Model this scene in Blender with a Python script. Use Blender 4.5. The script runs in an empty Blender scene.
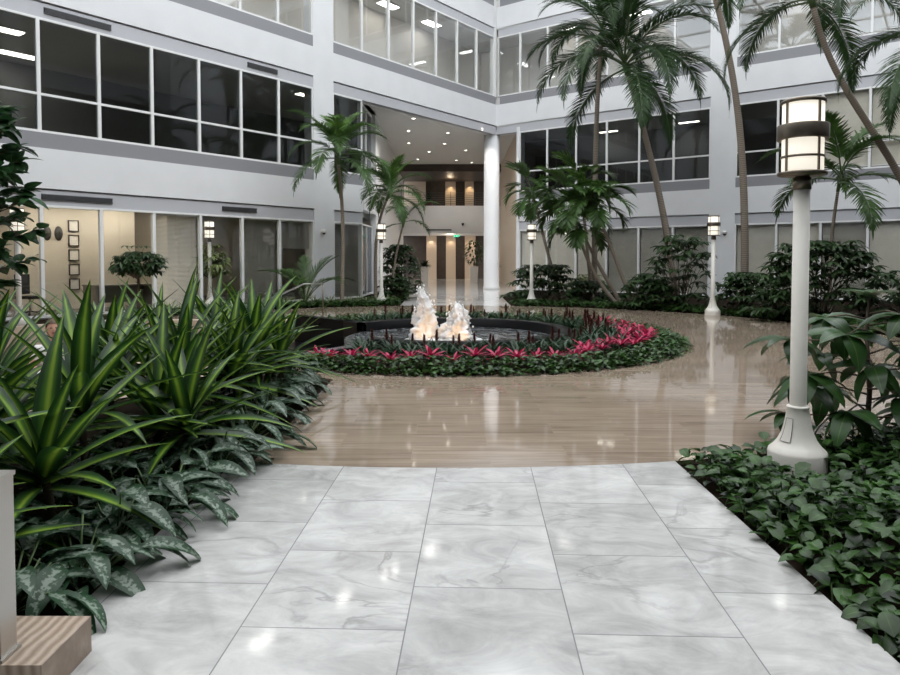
import bpy, bmesh, math, random
from mathutils import Vector, Matrix, Euler
PI = math.pi
C = bpy.context.scene.collection
rnd = random.Random(7)
V = Vector

# ------------------------------------------------------------------ mesh builder
class MB:
    def __init__(self):
        self.v = []; self.f = []; self.uv = []; self.mi = []; self.sm = []
    def add(self, verts, faces, uvs=None, mi=0, smooth=False):
        b = len(self.v); self.v.extend([tuple(p) for p in verts])
        for k, f in enumerate(faces):
            self.f.append([b + i for i in f])
            self.uv.extend(uvs[k] if uvs else [(0, 0)] * len(f))
            self.mi.append(mi); self.sm.append(smooth)
    def box(self, x0, x1, y0, y1, z0, z1, mi=0):
        p = [(x0,y0,z0),(x1,y0,z0),(x1,y1,z0),(x0,y1,z0),(x0,y0,z1),(x1,y0,z1),(x1,y1,z1),(x0,y1,z1)]
        self.add(p, [(0,3,2,1),(4,5,6,7),(0,1,5,4),(1,2,6,5),(2,3,7,6),(3,0,4,7)], mi=mi)
    def obox(self, c, ax, ay, az, mi=0):
        c = V(c); p = []
        for k in (-1, 1):
            for i, j in ((-1,-1),(1,-1),(1,1),(-1,1)):
                p.append(c + V(ax)*i + V(ay)*j + V(az)*k)
        self.add(p, [(0,3,2,1),(4,5,6,7),(0,1,5,4),(1,2,6,5),(2,3,7,6),(3,0,4,7)], mi=mi)
    def tube(self, pts, rad, n=8, mi=0, caps=True, smooth=True):
        pts = [V(p) for p in pts]; m = len(pts)
        if not hasattr(rad, '__len__'): rad = [rad] * m
        verts = []; uvl = []
        ref = V((0.3, 0.7, 0.2)).normalized()
        acc = 0
        for i, p in enumerate(pts):
            t = (pts[min(i+1, m-1)] - pts[max(i-1, 0)]).normalized()
            a = t.cross(ref)
            if a.length < 1e-3: a = t.cross(V((1, 0, 0)))
            a.normalize(); b = t.cross(a)
            if i: acc += (p - pts[i-1]).length
            for k in range(n):
                q = 2*PI*k/n
                verts.append(p + (a*math.cos(q) + b*math.sin(q))*rad[i]); uvl.append((k/n, acc))
        faces = []; uvs = []
        for i in range(m-1):
            for k in range(n):
                q = (i*n+k, i*n+(k+1) % n, (i+1)*n+(k+1) % n, (i+1)*n+k)
                faces.append(q); uvs.append([uvl[j] for j in q])
        if caps:
            faces.append(tuple(range(n-1, -1, -1))); uvs.append([(0, 0)]*n)
            faces.append(tuple(range((m-1)*n, m*n))); uvs.append([(0, acc)]*n)
        self.add(verts, faces, uvs, mi, smooth)
    def lathe(self, prof, n=28, c=(0, 0, 0), mi=0, a0=0, a1=2*PI, smooth=True):
        full = abs(a1-a0-2*PI) < 1e-6; m = len(prof); cols = n if full else n+1
        verts = []
        for k in range(cols):
            q = a0 + (a1-a0)*k/n
            for r, z in prof: verts.append((c[0]+r*math.cos(q), c[1]+r*math.sin(q), c[2]+z))
        faces = []; uvs = []
        for k in range(n):
            k2 = (k+1) % cols
            for i in range(m-1):
                faces.append((k*m+i, k2*m+i, k2*m+i+1, k*m+i+1))
                uvs.append([(k/n, i/m), ((k+1)/n, i/m), ((k+1)/n, (i+1)/m), (k/n, (i+1)/m)])
        self.add(verts, faces, uvs, mi, smooth)
    def poly(self, pts, z0, z1, mi=0):
        n = len(pts)
        v = [(p[0], p[1], z0) for p in pts] + [(p[0], p[1], z1) for p in pts]
        f = [tuple(range(n-1, -1, -1)), tuple(range(n, 2*n))]
        for i in range(n):
            j = (i+1) % n; f.append((i, j, n+j, n+i))
        self.add(v, f, mi=mi)
    def wallrun(self, pts, th, z0, z1, mi=0):
        for a, b in zip(pts[:-1], pts[1:]):
            a = V((a[0], a[1], 0)); b = V((b[0], b[1], 0)); d = (b-a).normalized(); nn = V((-d.y, d.x, 0))
            m = (a+b)/2
            self.obox((m.x, m.y, (z0+z1)/2), d*((b-a).length/2+th/2), nn*(th/2), V((0, 0, (z1-z0)/2)), mi)
    def leaf(self, o, d, L, W, prof, nseg=6, bend=0.8, fold=0.25, mi=0, up=None, roll=0.0, wav=0.0):
        o = V(o); d = V(d).normalized(); up = up or V((0, 0, 1))
        s = d.cross(up)
        if s.length < 0.05: s = V((rnd.uniform(-1, 1), rnd.uniform(-1, 1), 0.01))
        s.normalize()
        if roll: s = Matrix.Rotation(roll, 3, d) @ s
        verts = []; step = L/nseg; p = o.copy()
        rot = Matrix.Rotation(-bend/nseg, 3, s)
        for i in range(nseg+1):
            t = i/nseg; w = W*prof(t)/2
            nrm = s.cross(d)
            h = fold*w + wav*w*math.sin(9*t)
            verts += [p - s*w + nrm*h, p.copy(), p + s*w + nrm*h]
            p = p + d*step; d = rot @ d
        faces = []; uvs = []
        for i in range(nseg):
            a = i*3; b = a+3; t0 = i/nseg; t1 = (i+1)/nseg
            faces.append((a, a+1, b+1, b)); uvs.append([(0, t0), (.5, t0), (.5, t1), (0, t1)])
            faces.append((a+1, a+2, b+2, b+1)); uvs.append([(.5, t0), (1, t0), (1, t1), (.5, t1)])
        self.add(verts, faces, uvs, mi, True)
    def mesh(self, name, mats):
        me = bpy.data.meshes.new(name)
        me.from_pydata(self.v, [], self.f)
        uvl = me.uv_layers.new(name='UVMap')
        flat = [c for u in self.uv for c in u]
        uvl.data.foreach_set('uv', flat)
        me.polygons.foreach_set('material_index', self.mi)
        me.polygons.foreach_set('use_smooth', self.sm)
        for m in (mats if isinstance(mats, (list, tuple)) else [mats]): me.materials.append(m)
        me.update()
        return me

def lens(t): return max(0.02, math.sin(PI*min(1, t**0.75)))**0.8 if t < 1 else 0.0
def lance(t): return (0.45+0.55*math.sin(PI*min(1, 0.15+t*0.6))) * (1-t**5)
def strap(t): return (0.55+0.45*math.sin(PI*min(1, t*1.1+.1))) * max(0.0, 1-t**6)
def ovate(t): return max(0.0, math.sin(PI*t**0.65))**0.75
def narrow(t): return max(0.0, 1-t)**0.6 * min(1, 0.4+t*4)

# ------------------------------------------------------------------ scene helpers
def link(name, me, parent=None, loc=None, rz=None):
    o = bpy.data.objects.new(name, me); C.objects.link(o)
    if parent is not None: o.parent = parent
    if loc is not None: o.location = loc
    if rz is not None: o.rotation_euler = (0, 0, rz)
    return o
def obj(name, mb, mats, parent=None, loc=None, rz=None):
    return link(name, mb.mesh(name, mats), parent, loc, rz)
def tag(o, label=None, cat=None, group=None, kind=None):
    if label: o['label'] = label
    if cat: o['category'] = cat
    if group: o['group'] = group
    if kind: o['kind'] = kind
    return o
def thing(name, label, cat, loc=(0, 0, 0), rz=0, group=None):
    o = bpy.data.objects.new(name, None); C.objects.link(o)
    o.location = loc; o.rotation_euler = (0, 0, rz)
    return tag(o, label, cat, group)
def struct(name, mb, mats, label=None, cat='wall', loc=None, rz=None):
    o = obj(name, mb, mats, None, loc, rz)
    return tag(o, label or name.replace('_', ' '), cat, None, 'structure')
def dup(root, loc=None, rz=None, label=None, scale=None, group=None):
    def cp(o, par):
        c = o.copy(); C.objects.link(c); c.parent = par
        for ch in o.children: cp(ch, c)
        return c
    r = cp(root, None)
    if loc is not None: r.location = loc
    if rz is not None: r.rotation_euler = (0, 0, rz)
    if scale is not None: r.scale = (scale,)*3
    if label: r['label'] = label
    if group: r['group'] = group
    return r
ORD = ['first', 'second', 'third', 'fourth', 'fifth', 'sixth', 'seventh', 'eighth', 'ninth', 'tenth', 'eleventh',
       'twelfth', 'thirteenth', 'fourteenth', 'fifteenth', 'sixteenth', 'seventeenth', 'eighteenth', 'nineteenth', 'twentieth']

# ------------------------------------------------------------------ materials
def newmat(name):
    m = bpy.data.materials.new(name); m.use_nodes = True
    nt = m.node_tree; b = nt.nodes['Principled BSDF']
    return m, nt, b
def plain(name, col, rough=0.5, metal=0.0, noise=0.0, scale=8, emit=None, es=0, bump=0, spec=0.5):
    m, nt, b = newmat(name)
    b.inputs['Base Color'].default_value = (*col, 1); b.inputs['Roughness'].default_value = rough
    b.inputs['Metallic'].default_value = metal; b.inputs['Specular IOR Level'].default_value = spec
    if noise or bump:
        tc = nt.nodes.new('ShaderNodeTexCoord'); n = nt.nodes.new('ShaderNodeTexNoise')
        n.inputs['Scale'].default_value = scale; n.inputs['Detail'].default_value = 5
        nt.links.new(tc.outputs['Object'], n.inputs['Vector'])
        if noise:
            r = nt.nodes.new('ShaderNodeValToRGB')
            r.color_ramp.elements[0].position = .3; r.color_ramp.elements[1].position = .7
            r.color_ramp.elements[0].color = (*[c*(1-noise) for c in col], 1)
            r.color_ramp.elements[1].color = (*[min(1, c*(1+noise)) for c in col], 1)
            nt.links.new(n.outputs['Fac'], r.inputs['Fac']); nt.links.new(r.outputs['Color'], b.inputs['Base Color'])
        if bump:
            bp = nt.nodes.new('ShaderNodeBump'); bp.inputs['Strength'].default_value = bump
            nt.links.new(n.outputs['Fac'], bp.inputs['Height']); nt.links.new(bp.outputs['Normal'], b.inputs['Normal'])
    if emit:
        b.inputs['Emission Color'].default_value = (*emit, 1); b.inputs['Emission Strength'].default_value = es
    return m

def leafmat(name, base, mid=None, stops=None, rough=0.38, vari=0.25, mottle=None, trans=0.25):
    """leaf colour across its width from the UV: |u-.5|*2 = 0 at the midrib, 1 at the margin"""
    m, nt, b = newmat(name); N = nt.nodes; L = nt.links
    uv = N.new('ShaderNodeUVMap'); sp = N.new('ShaderNodeSeparateXYZ'); L.new(uv.outputs['UV'], sp.inputs['Vector'])
    a = N.new('ShaderNodeMath'); a.operation = 'SUBTRACT'; a.inputs[1].default_value = .5; L.new(sp.outputs['X'], a.inputs[0])
    ab = N.new('ShaderNodeMath'); ab.operation = 'ABSOLUTE'; L.new(a.outputs[0], ab.inputs[0])
    mu = N.new('ShaderNodeMath'); mu.operation = 'MULTIPLY'; mu.inputs[1].default_value = 2; L.new(ab.outputs[0], mu.inputs[0])
    r = N.new('ShaderNodeValToRGB')
    st = stops or [(0.0, mid or base), (0.10, base), (1.0, base)]
    r.color_ramp.elements[0].position = st[0][0]; r.color_ramp.elements[0].color = (*st[0][1], 1)
    r.color_ramp.elements[1].position = st[-1][0]; r.color_ramp.elements[1].color = (*st[-1][1], 1)
    for p, c in st[1:-1]:
        e = r.color_ramp.elements.new(p); e.color = (*c, 1)
    L.new(mu.outputs[0], r.inputs['Fac'])
    col = r.outputs['Color']
    tc = N.new('ShaderNodeTexCoord')
    if mottle:
        n2 = N.new('ShaderNodeTexNoise'); n2.inputs['Scale'].default_value = mottle[1]; n2.inputs['Detail'].default_value = 5
        L.new(tc.outputs['Object'], n2.inputs['Vector'])
        s = N.new('ShaderNodeMath'); s.operation = 'MULTIPLY_ADD'; s.inputs[1].default_value = -0.30; L.new(mu.outputs[0], s.inputs[0]); L.new(n2.outputs['Fac'], s.inputs[2])
        r2 = N.new('ShaderNodeValToRGB'); r2.color_ramp.elements[0].position = mottle[2]; r2.color_ramp.elements[1].position = mottle[2]+.14
        r2.color_ramp.elements[0].color = (0, 0, 0, 1); r2.color_ramp.elements[1].color = (1, 1, 1, 1)
        L.new(s.outputs[0], r2.inputs['Fac'])
        mx = N.new('ShaderNodeMixRGB'); L.new(r2.outputs['Color'], mx.inputs['Fac']); L.new(col, mx.inputs['Color1']); mx.inputs['Color2'].default_value = (*mottle[0], 1)
        col = mx.outputs['Color']
    n = N.new('ShaderNodeTexNoise'); n.inputs['Scale'].default_value = 7.0 if vari > .5 else 3.0
    L.new(tc.outputs['Object'], n.inputs['Vector'])
    h = N.new('ShaderNodeHueSaturation'); L.new(col, h.inputs['Color'])
    mr = N.new('ShaderNodeMapRange'); mr.inputs['To Min'].default_value = 1-vari*1.6; mr.inputs['To Max'].default_value = 1+vari*1.6
    mr.inputs['From Min'].default_value = .25; mr.inputs['From Max'].default_value = .75
    L.new(n.outputs['Fac'], mr.inputs['Value']); L.new(mr.outputs['Result'], h.inputs['Value'])
    L.new(h.outputs['Color'], b.inputs['Base Color'])
    b.inputs['Roughness'].default_value = rough; b.inputs['Specular IOR Level'].default_value = .32
    if trans:
        t = N.new('ShaderNodeBsdfTranslucent'); L.new(h.outputs['Color'], t.inputs['Color'])
        ms = N.new('ShaderNodeMixShader'); ms.inputs[0].default_value = trans
        out = N['Material Output']
        L.new(b.outputs[0], ms.inputs[1]); L.new(t.outputs[0], ms.inputs[2]); L.new(ms.outputs[0], out.inputs['Surface'])
    return m

def glassmat(name, tint, ior=1.5):
    m = bpy.data.materials.new(name); m.use_nodes = True; nt = m.node_tree; nt.nodes.clear()
    out = nt.nodes.new('ShaderNodeOutputMaterial'); t = nt.nodes.new('ShaderNodeBsdfTransparent'); t.inputs['Color'].default_value = (*tint, 1)
    g = nt.nodes.new('ShaderNodeBsdfGlossy'); g.inputs['Roughness'].default_value = 0.0; g.inputs['Color'].default_value = (.9, .94, 1, 1)
    fr = nt.nodes.new('ShaderNodeFresnel')
    ge = nt.nodes.new('ShaderNodeNewGeometry'); mr = nt.nodes.new('ShaderNodeMapRange')   # thin pane: the back face reflects like the front
    mr.inputs['To Min'].default_value = ior; mr.inputs['To Max'].default_value = 1/ior
    nt.links.new(ge.outputs['Backfacing'], mr.inputs['Value']); nt.links.new(mr.outputs['Result'], fr.inputs['IOR'])
    mx = nt.nodes.new('ShaderNodeMixShader')
    nt.links.new(fr.outputs[0], mx.inputs[0]); nt.links.new(t.outputs[0], mx.inputs[1]); nt.links.new(g.outputs[0], mx.inputs[2]); nt.links.new(mx.outputs[0], out.inputs['Surface'])
    return m

def marble(name, c0, c1, vein, rot, bw, rh, off=(0, 0), rough=.07, swap=True, grain=False, mortar=.003, mcol=(.25, .24, .23)):
    m, nt, b = newmat(name); N = nt.nodes; L = nt.links
    tc = N.new('ShaderNodeTexCoord'); mp = N.new('ShaderNodeMapping')
    mp.inputs['Rotation'].default_value = (0, 0, rot); mp.inputs['Location'].default_value = (off[0], off[1], 0)
    L.new(tc.outputs['Object'], mp.inputs['Vector'])
    vec = mp.outputs['Vector']
    if swap:
        s = N.new('ShaderNodeSeparateXYZ'); cb = N.new('ShaderNodeCombineXYZ'); L.new(vec, s.inputs[0])
        L.new(s.outputs['X'], cb.inputs['Y']); L.new(s.outputs['Y'], cb.inputs['X']); tv = cb.outputs[0]
    else: tv = vec
    br = N.new('ShaderNodeTexBrick'); L.new(tv, br.inputs['Vector'])
    br.inputs['Scale'].default_value = 1; br.inputs['Brick Width'].default_value = bw; br.inputs['Row Height'].default_value = rh
    br.inputs['Mortar Size'].default_value = mortar; br.inputs['Mortar Smooth'].default_value = 0.1; br.offset = .5
    br.inputs['Color1'].default_value = (0, 0, 0, 1); br.inputs['Color2'].default_value = (1, 1, 1, 1); br.inputs['Mortar'].default_value = (.5, .5, .5, 1)
    # every slab takes its own piece of stone
    sc = N.new('ShaderNodeVectorMath'); sc.operation = 'MULTIPLY_ADD'; sc.inputs[1].default_value = (13.1, 7.7, 9.3)
    L.new(br.outputs['Color'], sc.inputs[0]); L.new(vec, sc.inputs[2])
    st = N.new('ShaderNodeMapping'); L.new(sc.outputs[0], st.inputs['Vector'])
    if grain: st.inputs['Scale'].default_value = (.7, 13.0, 1.0)
    else:
        st.inputs['Scale'].default_value = (1.0, 1.6, 1.0); st.inputs['Rotation'].default_value = (0, 0, .6)
    n1 = N.new('ShaderNodeTexNoise'); n1.inputs['Scale'].default_value = 1.3 if grain else 2.8; n1.inputs['Detail'].default_value = 9; n1.inputs['Roughness'].default_value = .66; n1.inputs['Distortion'].default_value = .5 if grain else .7
    L.new(st.outputs[0], n1.inputs['Vector'])
    r1 = N.new('ShaderNodeValToRGB'); r1.color_ramp.elements[0].position = .32; r1.color_ramp.elements[1].position = .66
    r1.color_ramp.elements[0].color = (*c0, 1); r1.color_ramp.elements[1].color = (*c1, 1)
    L.new(n1.outputs['Fac'], r1.inputs['Fac'])
    col = r1.outputs['Color']
    n2 = N.new('ShaderNodeTexNoise'); n2.inputs['Scale'].default_value = 1.1; n2.inputs['Detail'].default_value = 6; n2.inputs['Distortion'].default_value = .6 if grain else 1.0
    L.new(st.outputs[0], n2.inputs['Vector'])
    sb = N.new('ShaderNodeMath'); sb.operation = 'SUBTRACT'; sb.inputs[1].default_value = .5; L.new(n2.outputs['Fac'], sb.inputs[0])
    ab = N.new('ShaderNodeMath'); ab.operation = 'ABSOLUTE'; L.new(sb.outputs[0], ab.inputs[0])
    r2 = N.new('ShaderNodeValToRGB'); r2.color_ramp.elements[0].position = 0; r2.color_ramp.elements[1].position = .018 if not grain else .05
    k = .6 if not grain else .5
    r2.color_ramp.elements[0].color = (k, k, k, 1); r2.color_ramp.elements[1].color = (0, 0, 0, 1)
    L.new(ab.outputs[0], r2.inputs['Fac'])
    n3 = N.new('ShaderNodeTexNoise'); n3.inputs['Scale'].default_value = 1.4; L.new(sc.outputs[0], n3.inputs['Vector'])
    r3 = N.new('ShaderNodeValToRGB'); r3.color_ramp.elements[0].position = .48; r3.color_ramp.elements[1].position = .68; L.new(n3.outputs['Fac'], r3.inputs['Fac'])
    mm = N.new('ShaderNodeMath'); mm.operation = 'MULTIPLY'; L.new(r2.outputs['Color'], mm.inputs[0]); L.new(r3.outputs['Color'], mm.inputs[1])
    mx = N.new('ShaderNodeMixRGB'); L.new(mm.outputs[0], mx.inputs['Fac']); L.new(col, mx.inputs['Color1']); mx.inputs['Color2'].default_value = (*vein, 1)
    h = N.new('ShaderNodeHueSaturation'); L.new(mx.outputs['Color'], h.inputs['Color'])
    mr = N.new('ShaderNodeMapRange'); mr.inputs['To Min'].default_value = .9; mr.inputs['To Max'].default_value = 1.07
    L.new(br.outputs['Color'], mr.inputs['Value']); L.new(mr.outputs['Result'], h.inputs['Value'])
    m2 = N.new('ShaderNodeMixRGB'); L.new(br.outputs['Fac'], m2.inputs['Fac']); L.new(h.outputs['Color'], m2.inputs['Color1']); m2.inputs['Color2'].default_value = (*mcol, 1)
    L.new(m2.outputs['Color'], b.inputs['Base Color'])
    b.inputs['Roughness'].default_value = rough
    return m

def banded(name, c0, c1, scale, axis='Z', rough=.7, dist=1.5, uv=False):
    m, nt, b = newmat(name); N = nt.nodes; L = nt.links
    tc = N.new('ShaderNodeTexCoord'); w = N.new('ShaderNodeTexWave')
    w.bands_direction = axis; w.inputs['Scale'].default_value = scale; w.inputs['Distortion'].default_value = dist; w.inputs['Detail'].default_value = 3
    L.new(tc.outputs['UV' if uv else 'Object'], w.inputs['Vector'])
    r = N.new('ShaderNodeValToRGB'); r.color_ramp.elements[0].color = (*c0, 1); r.color_ramp.elements[1].color = (*c1, 1)
    L.new(w.outputs['Fac'], r.inputs['Fac']); L.new(r.outputs['Color'], b.inputs['Base Color']); b.inputs['Roughness'].default_value = rough
    bp = N.new('ShaderNodeBump'); bp.inputs['Strength'].default_value = .3; bp.inputs['Distance'].default_value = .01; L.new(w.outputs['Fac'], bp.inputs['Height']); L.new(bp.outputs['Normal'], b.inputs['Normal'])
    return m

M = {}
M['white'] = plain('white_wall_paint', (.735, .74, .75), .6, noise=.03, scale=1.2)
M['sillgrey'] = plain('grey_sill_paint', (.26, .26, .275), .5)
M['headgrey'] = plain('pale_grey_head_panel', (.50, .505, .53), .5)
M['rear'] = plain('grey_rear_facade', (.30, .30, .31), .7)
M['frame'] = plain('white_window_frame', (.80, .80, .79), .4)
M['lightframe'] = plain('door_paint', (.6, .5, .38), .5)
M['glass'] = glassmat('clear_office_glass', (.95, .955, .945))
M['darkglass'] = glassmat('smoked_office_glass', (.56, .575, .58), 1.42)
M['paleglass'] = glassmat('pale_office_glass', (.94, .95, .95), 1.6)
M['vent'] = plain('vent_metal', (.12, .12, .125), .5, .4)
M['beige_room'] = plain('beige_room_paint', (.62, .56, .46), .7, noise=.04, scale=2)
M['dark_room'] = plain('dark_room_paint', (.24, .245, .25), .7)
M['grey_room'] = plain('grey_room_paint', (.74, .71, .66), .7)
M['ceil'] = plain('ceiling_tile', (.62, .61, .59), .8)
M['carpet'] = plain('office_carpet', (.14, .13, .12), .9, noise=.2, scale=30)
M['lampglow'] = plain('fluorescent_panel', (.9, .9, .85), .5, emit=(1, .93, .78), es=9)
M['brightglow'] = plain('corridor_panel', (.9, .9, .85), .5, emit=(1, .96, .90), es=6.5)
M['warmglow'] = plain('warm_office_panel', (.9, .9, .85), .5, emit=(1, .92, .80), es=8)
M['down'] = plain('downlight_lens', (.9, .9, .85), .5, emit=(1, .92, .8), es=7)
M['marble'] = marble('white_marble_slabs', (.34, .335, .325), (.53, .525, .51), (.19, .185, .18), math.radians(2.3), .765, .695, (.30, 1.015), mcol=(.2, .2, .2))
M['hall'] = marble('hall_marble', (.72, .71, .69), (.84, .83, .81), (.5, .48, .46), 0, .9, .9, mcol=(.4, .38, .36))
M['lime'] = marble('striped_limestone', (.20, .152, .112), (.335, .268, .208), (.145, .105, .074), 0, 1.22, .41, (.3, .1), rough=.055, swap=False, grain=True, mortar=.0015, mcol=(.3, .25, .19))
M['soil'] = plain('dark_soil', (.016, .011, .007), 1.0, noise=.5, scale=25, bump=.6, spec=.05)
M['stone'] = banded('travertine_block', (.22, .16, .115), (.37, .295, .23), 8.0, 'X', .45, 3.0)
M['retain'] = plain('beige_stone_wall', (.42, .34, .26), .6, noise=.15, scale=4)
M['granite'] = plain('black_granite', (.004, .004, .0045), .3, noise=.5, scale=60, spec=.07)
M['granrim'] = plain('honed_granite_edge', (.07, .07, .073), .25, noise=.2, scale=40)
M['steel'] = plain('brushed_steel', (.55, .53, .50), .3, 1.0, noise=.06, scale=3)
M['lamppost'] = plain('cream_enamel', (.70, .67, .61), .38, noise=.02, scale=3)
M['bronze'] = plain('bronze_metal', (.17, .145, .115), .35, .85, noise=.1, scale=20)
M['diff'] = plain('opal_lantern_glass', (.85, .82, .74), .4, emit=(1, .92, .78), es=.36)
M['trunk'] = banded('ringed_palm_trunk', (.16, .125, .095), (.30, .255, .205), 5.5, 'Y', .85, 2.5, uv=True)
M['bark'] = plain('brown_bark', (.10, .075, .055), .9, noise=.3, scale=14, bump=.5)
M['stem'] = plain('green_stem', (.06, .10, .03), .5, noise=.2, scale=10)
M['palm'] = leafmat('palm_leaflet', (.05, .11, .024), (.12, .17, .05), rough=.4, vari=.3)
M['palmdark'] = leafmat('dark_palm_leaflet', (.026, .062, .018), (.08, .12, .04), rough=.4, vari=.3)
M['palmlime'] = leafmat('lime_palm_leaflet', (.07, .15, .025), (.14, .22, .05), rough=.4, vari=.35)
M['drac'] = leafmat('striped_dracaena_leaf', None, stops=[(0, (.24, .34, .045)), (.14, (.17, .28, .03)), (.3, (.06, .14, .018)), (.52, (.03, .085, .015)), (.66, (.014, .045, .010)), (1, (.012, .038, .011))], rough=.36, vari=.18)
M['agla'] = leafmat('silver_mottled_leaf', (.02, .05, .022), stops=[(0, (.05, .09, .05)), (.1, (.022, .055, .025)), (.9, (.016, .045, .02)), (1, (.016, .045, .02))], rough=.36, vari=.2, mottle=((.20, .25, .20), 48, .36))
M['pothos'] = leafmat('glossy_groundcover_leaf', (.026, .068, .012), (.06, .12, .025), rough=.38, vari=.6)
M['pothos'].node_tree.nodes['Principled BSDF'].inputs['Specular IOR Level'].default_value = .36
M['shrub'] = leafmat('dark_shrub_leaf', (.030, .060, .020), (.06, .09, .035), rough=.38, vari=.35)
M['rubber'] = leafmat('broad_glossy_leaf', (.024, .062, .016), (.07, .13, .03), rough=.28, vari=.35)
M['fiddle'] = leafmat('fiddle_leaf', (.020, .060, .020), (.08, .14, .05), rough=.35, vari=.4)
M['spider'] = leafmat('cream_edged_leaf', None, stops=[(0, (.04, .10, .025)), (.55, (.05, .11, .03)), (.7, (.34, .38, .20)), (1, (.40, .42, .25))], rough=.4, vari=.3)
M['varieg'] = leafmat('yellow_variegated_leaf', (.07, .13, .03), stops=[(0, (.06, .12, .03)), (.4, (.12, .18, .05)), (1, (.45, .46, .2))], rough=.4, vari=.3)
M['broml'] = leafmat('crimson_bromeliad_leaf', None, stops=[(0, (.60, .035, .12)), (.5, (.46, .02, .085)), (1, (.24, .012, .045))], rough=.35, vari=.4)
M['spike'] = leafmat('dark_red_bract', (.085, .024, .018), (.15, .045, .03), rough=.45, vari=.4)
M['guzleaf'] = leafmat('dark_strap_leaf', (.018, .045, .018), (.04, .08, .03), rough=.3, vari=.35)
M['potwhite'] = plain('white_planter', (.72, .70, .67), .45)
M['potred'] = plain('dark_red_pot', (.11, .025, .02), .4)
M['shade'] = plain('beige_shade_cloth', (.74, .69, .61), .8, noise=.05, scale=3)
M['slat'] = plain('venetian_slat', (.78, .74, .67), .55)
M['slatdark'] = plain('grey_venetian_slat', (.36, .345, .315), .55)
M['woodf'] = plain('dark_frame_wood', (.05, .035, .025), .5)
M['paper'] = plain('white_mat_board', (.75, .72, .66), .8)
M['maskmat'] = plain('dark_carved_wood', (.05, .045, .04), .6, noise=.3, scale=20)
M['desk'] = plain('grey_brown_desk', (.20, .17, .14), .5)
M['black'] = plain('black_plastic', (.015, .015, .016), .45)
M['warmwall'] = plain('warm_beige_wall', (.58, .48, .38), .6)
M['darkwood'] = plain('dark_brown_panel', (.055, .04, .032), .5, noise=.2, scale=5)
M['exit'] = plain('green_exit_letters', (.1, .6, .3), .5, emit=(.15, .9, .5), es=1.3)
M['skin'] = plain('skin', (.55, .30, .21), .5)
M['hair'] = plain('brown_hair', (.10, .05, .025), .6, noise=.3, scale=30)
M['shirt'] = plain('white_shirt', (.72, .71, .69), .8)
M['trouser'] = plain('dark_trousers', (.03, .03, .04), .8)
M['cloth'] = plain('white_table_top', (.75, .74, .72), .4)
M['redbox'] = plain('dark_red_folder', (.16, .02, .02), .5)

def watermat():
    m, nt, b = newmat('pool_water'); N = nt.nodes; L = nt.links
    tc = N.new('ShaderNodeTexCoord'); n = N.new('ShaderNodeTexNoise'); n.inputs['Scale'].default_value = 3.2; n.inputs['Detail'].default_value = 4; n.inputs['Distortion'].default_value = 1.4
    L.new(tc.outputs['Object'], n.inputs['Vector'])
    bp = N.new('ShaderNodeBump'); bp.inputs['Strength'].default_value = .5; bp.inputs['Distance'].default_value = .06; L.new(n.outputs['Fac'], bp.inputs['Height']); L.new(bp.outputs['Normal'], b.inputs['Normal'])
    s = N.new('ShaderNodeMath'); s.operation = 'SUBTRACT'; s.inputs[1].default_value = .5; L.new(n.outputs['Fac'], s.inputs[0])
    a = N.new('ShaderNodeMath'); a.operation = 'ABSOLUTE'; L.new(s.outputs[0], a.inputs[0])
    r = N.new('ShaderNodeValToRGB'); r.color_ramp.elements[0].position = 0; r.color_ramp.elements[0].color = (.42, .44, .45, 1)
    r.color_ramp.elements[1].position = .03; r.color_ramp.elements[1].color = (.035, .038, .04, 1); L.new(a.outputs[0], r.inputs['Fac'])
    L.new(r.outputs['Color'], b.inputs['Base Color']); b.inputs['Roughness'].default_value = .06
    return m
M['water'] = watermat()
def jetmat():
    m, nt, b = newmat('frothy_water'); N = nt.nodes; L = nt.links
    b.inputs['Base Color'].default_value = (.95, .95, .95, 1); b.inputs['Roughness'].default_value = .25
    t = N.new('ShaderNodeBsdfTranslucent'); t.inputs['Color'].default_value = (.92, .90, .88, 1)
    ms = N.new('ShaderNodeMixShader'); ms.inputs[0].default_value = .25
    L.new(b.outputs[0], ms.inputs[1]); L.new(t.outputs[0], ms.inputs[2]); L.new(ms.outputs[0], N['Material Output'].inputs['Surface'])
    return m
M['jet'] = jetmat()

# ------------------------------------------------------------------ plan of the building
FH = 4.68                                   # storey height
class Wall:
    def __init__(s, o, u):
        s.o = V((o[0], o[1], 0)); s.u = V((u[0], u[1], 0)); s.d = V((-u[1], u[0], 0)); s.rz = math.atan2(u[1], u[0])
    def P(s, u, d, z=0):
        p = s.o + s.u*u + s.d*d; return V((p.x, p.y, z))
    def M2(s, u, d): p = s.P(u, d); return (p.x, p.y)
WL = Wall((-4.82, 24.6), (.606, .7955))
WR = Wall((2.24, 33.93), (.80, -.60))
LC = 11.70                                  # the left wall meets the right wall here
def glass_z(k): return (.03+FH*k, 2.90+FH*k)

def facade(W, name, label, pil, spans, top=18.7):
    mb = MB()
    for a, b in pil: mb.box(a, b, 0, .5, -.05, top)
    for a, b, ks in spans:
        for k in ks:
            z = FH*k
            mb.box(a, b, 0, .5, z+3.31, z+4.32)
            mb.box(a, b, .2, .5, z+2.90, z+4.70)
    a = min(s[0] for s in spans); b = max(s[1] for s in spans)
    mb.box(a, b, 0, .5, 17.0, top)
    if name == 'wall_right': mb.box(1.18, 1.33, 0, .5, 0, 7.8)
    return struct(name, mb, M['white'], label, 'wall', W.o, W.rz)

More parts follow.
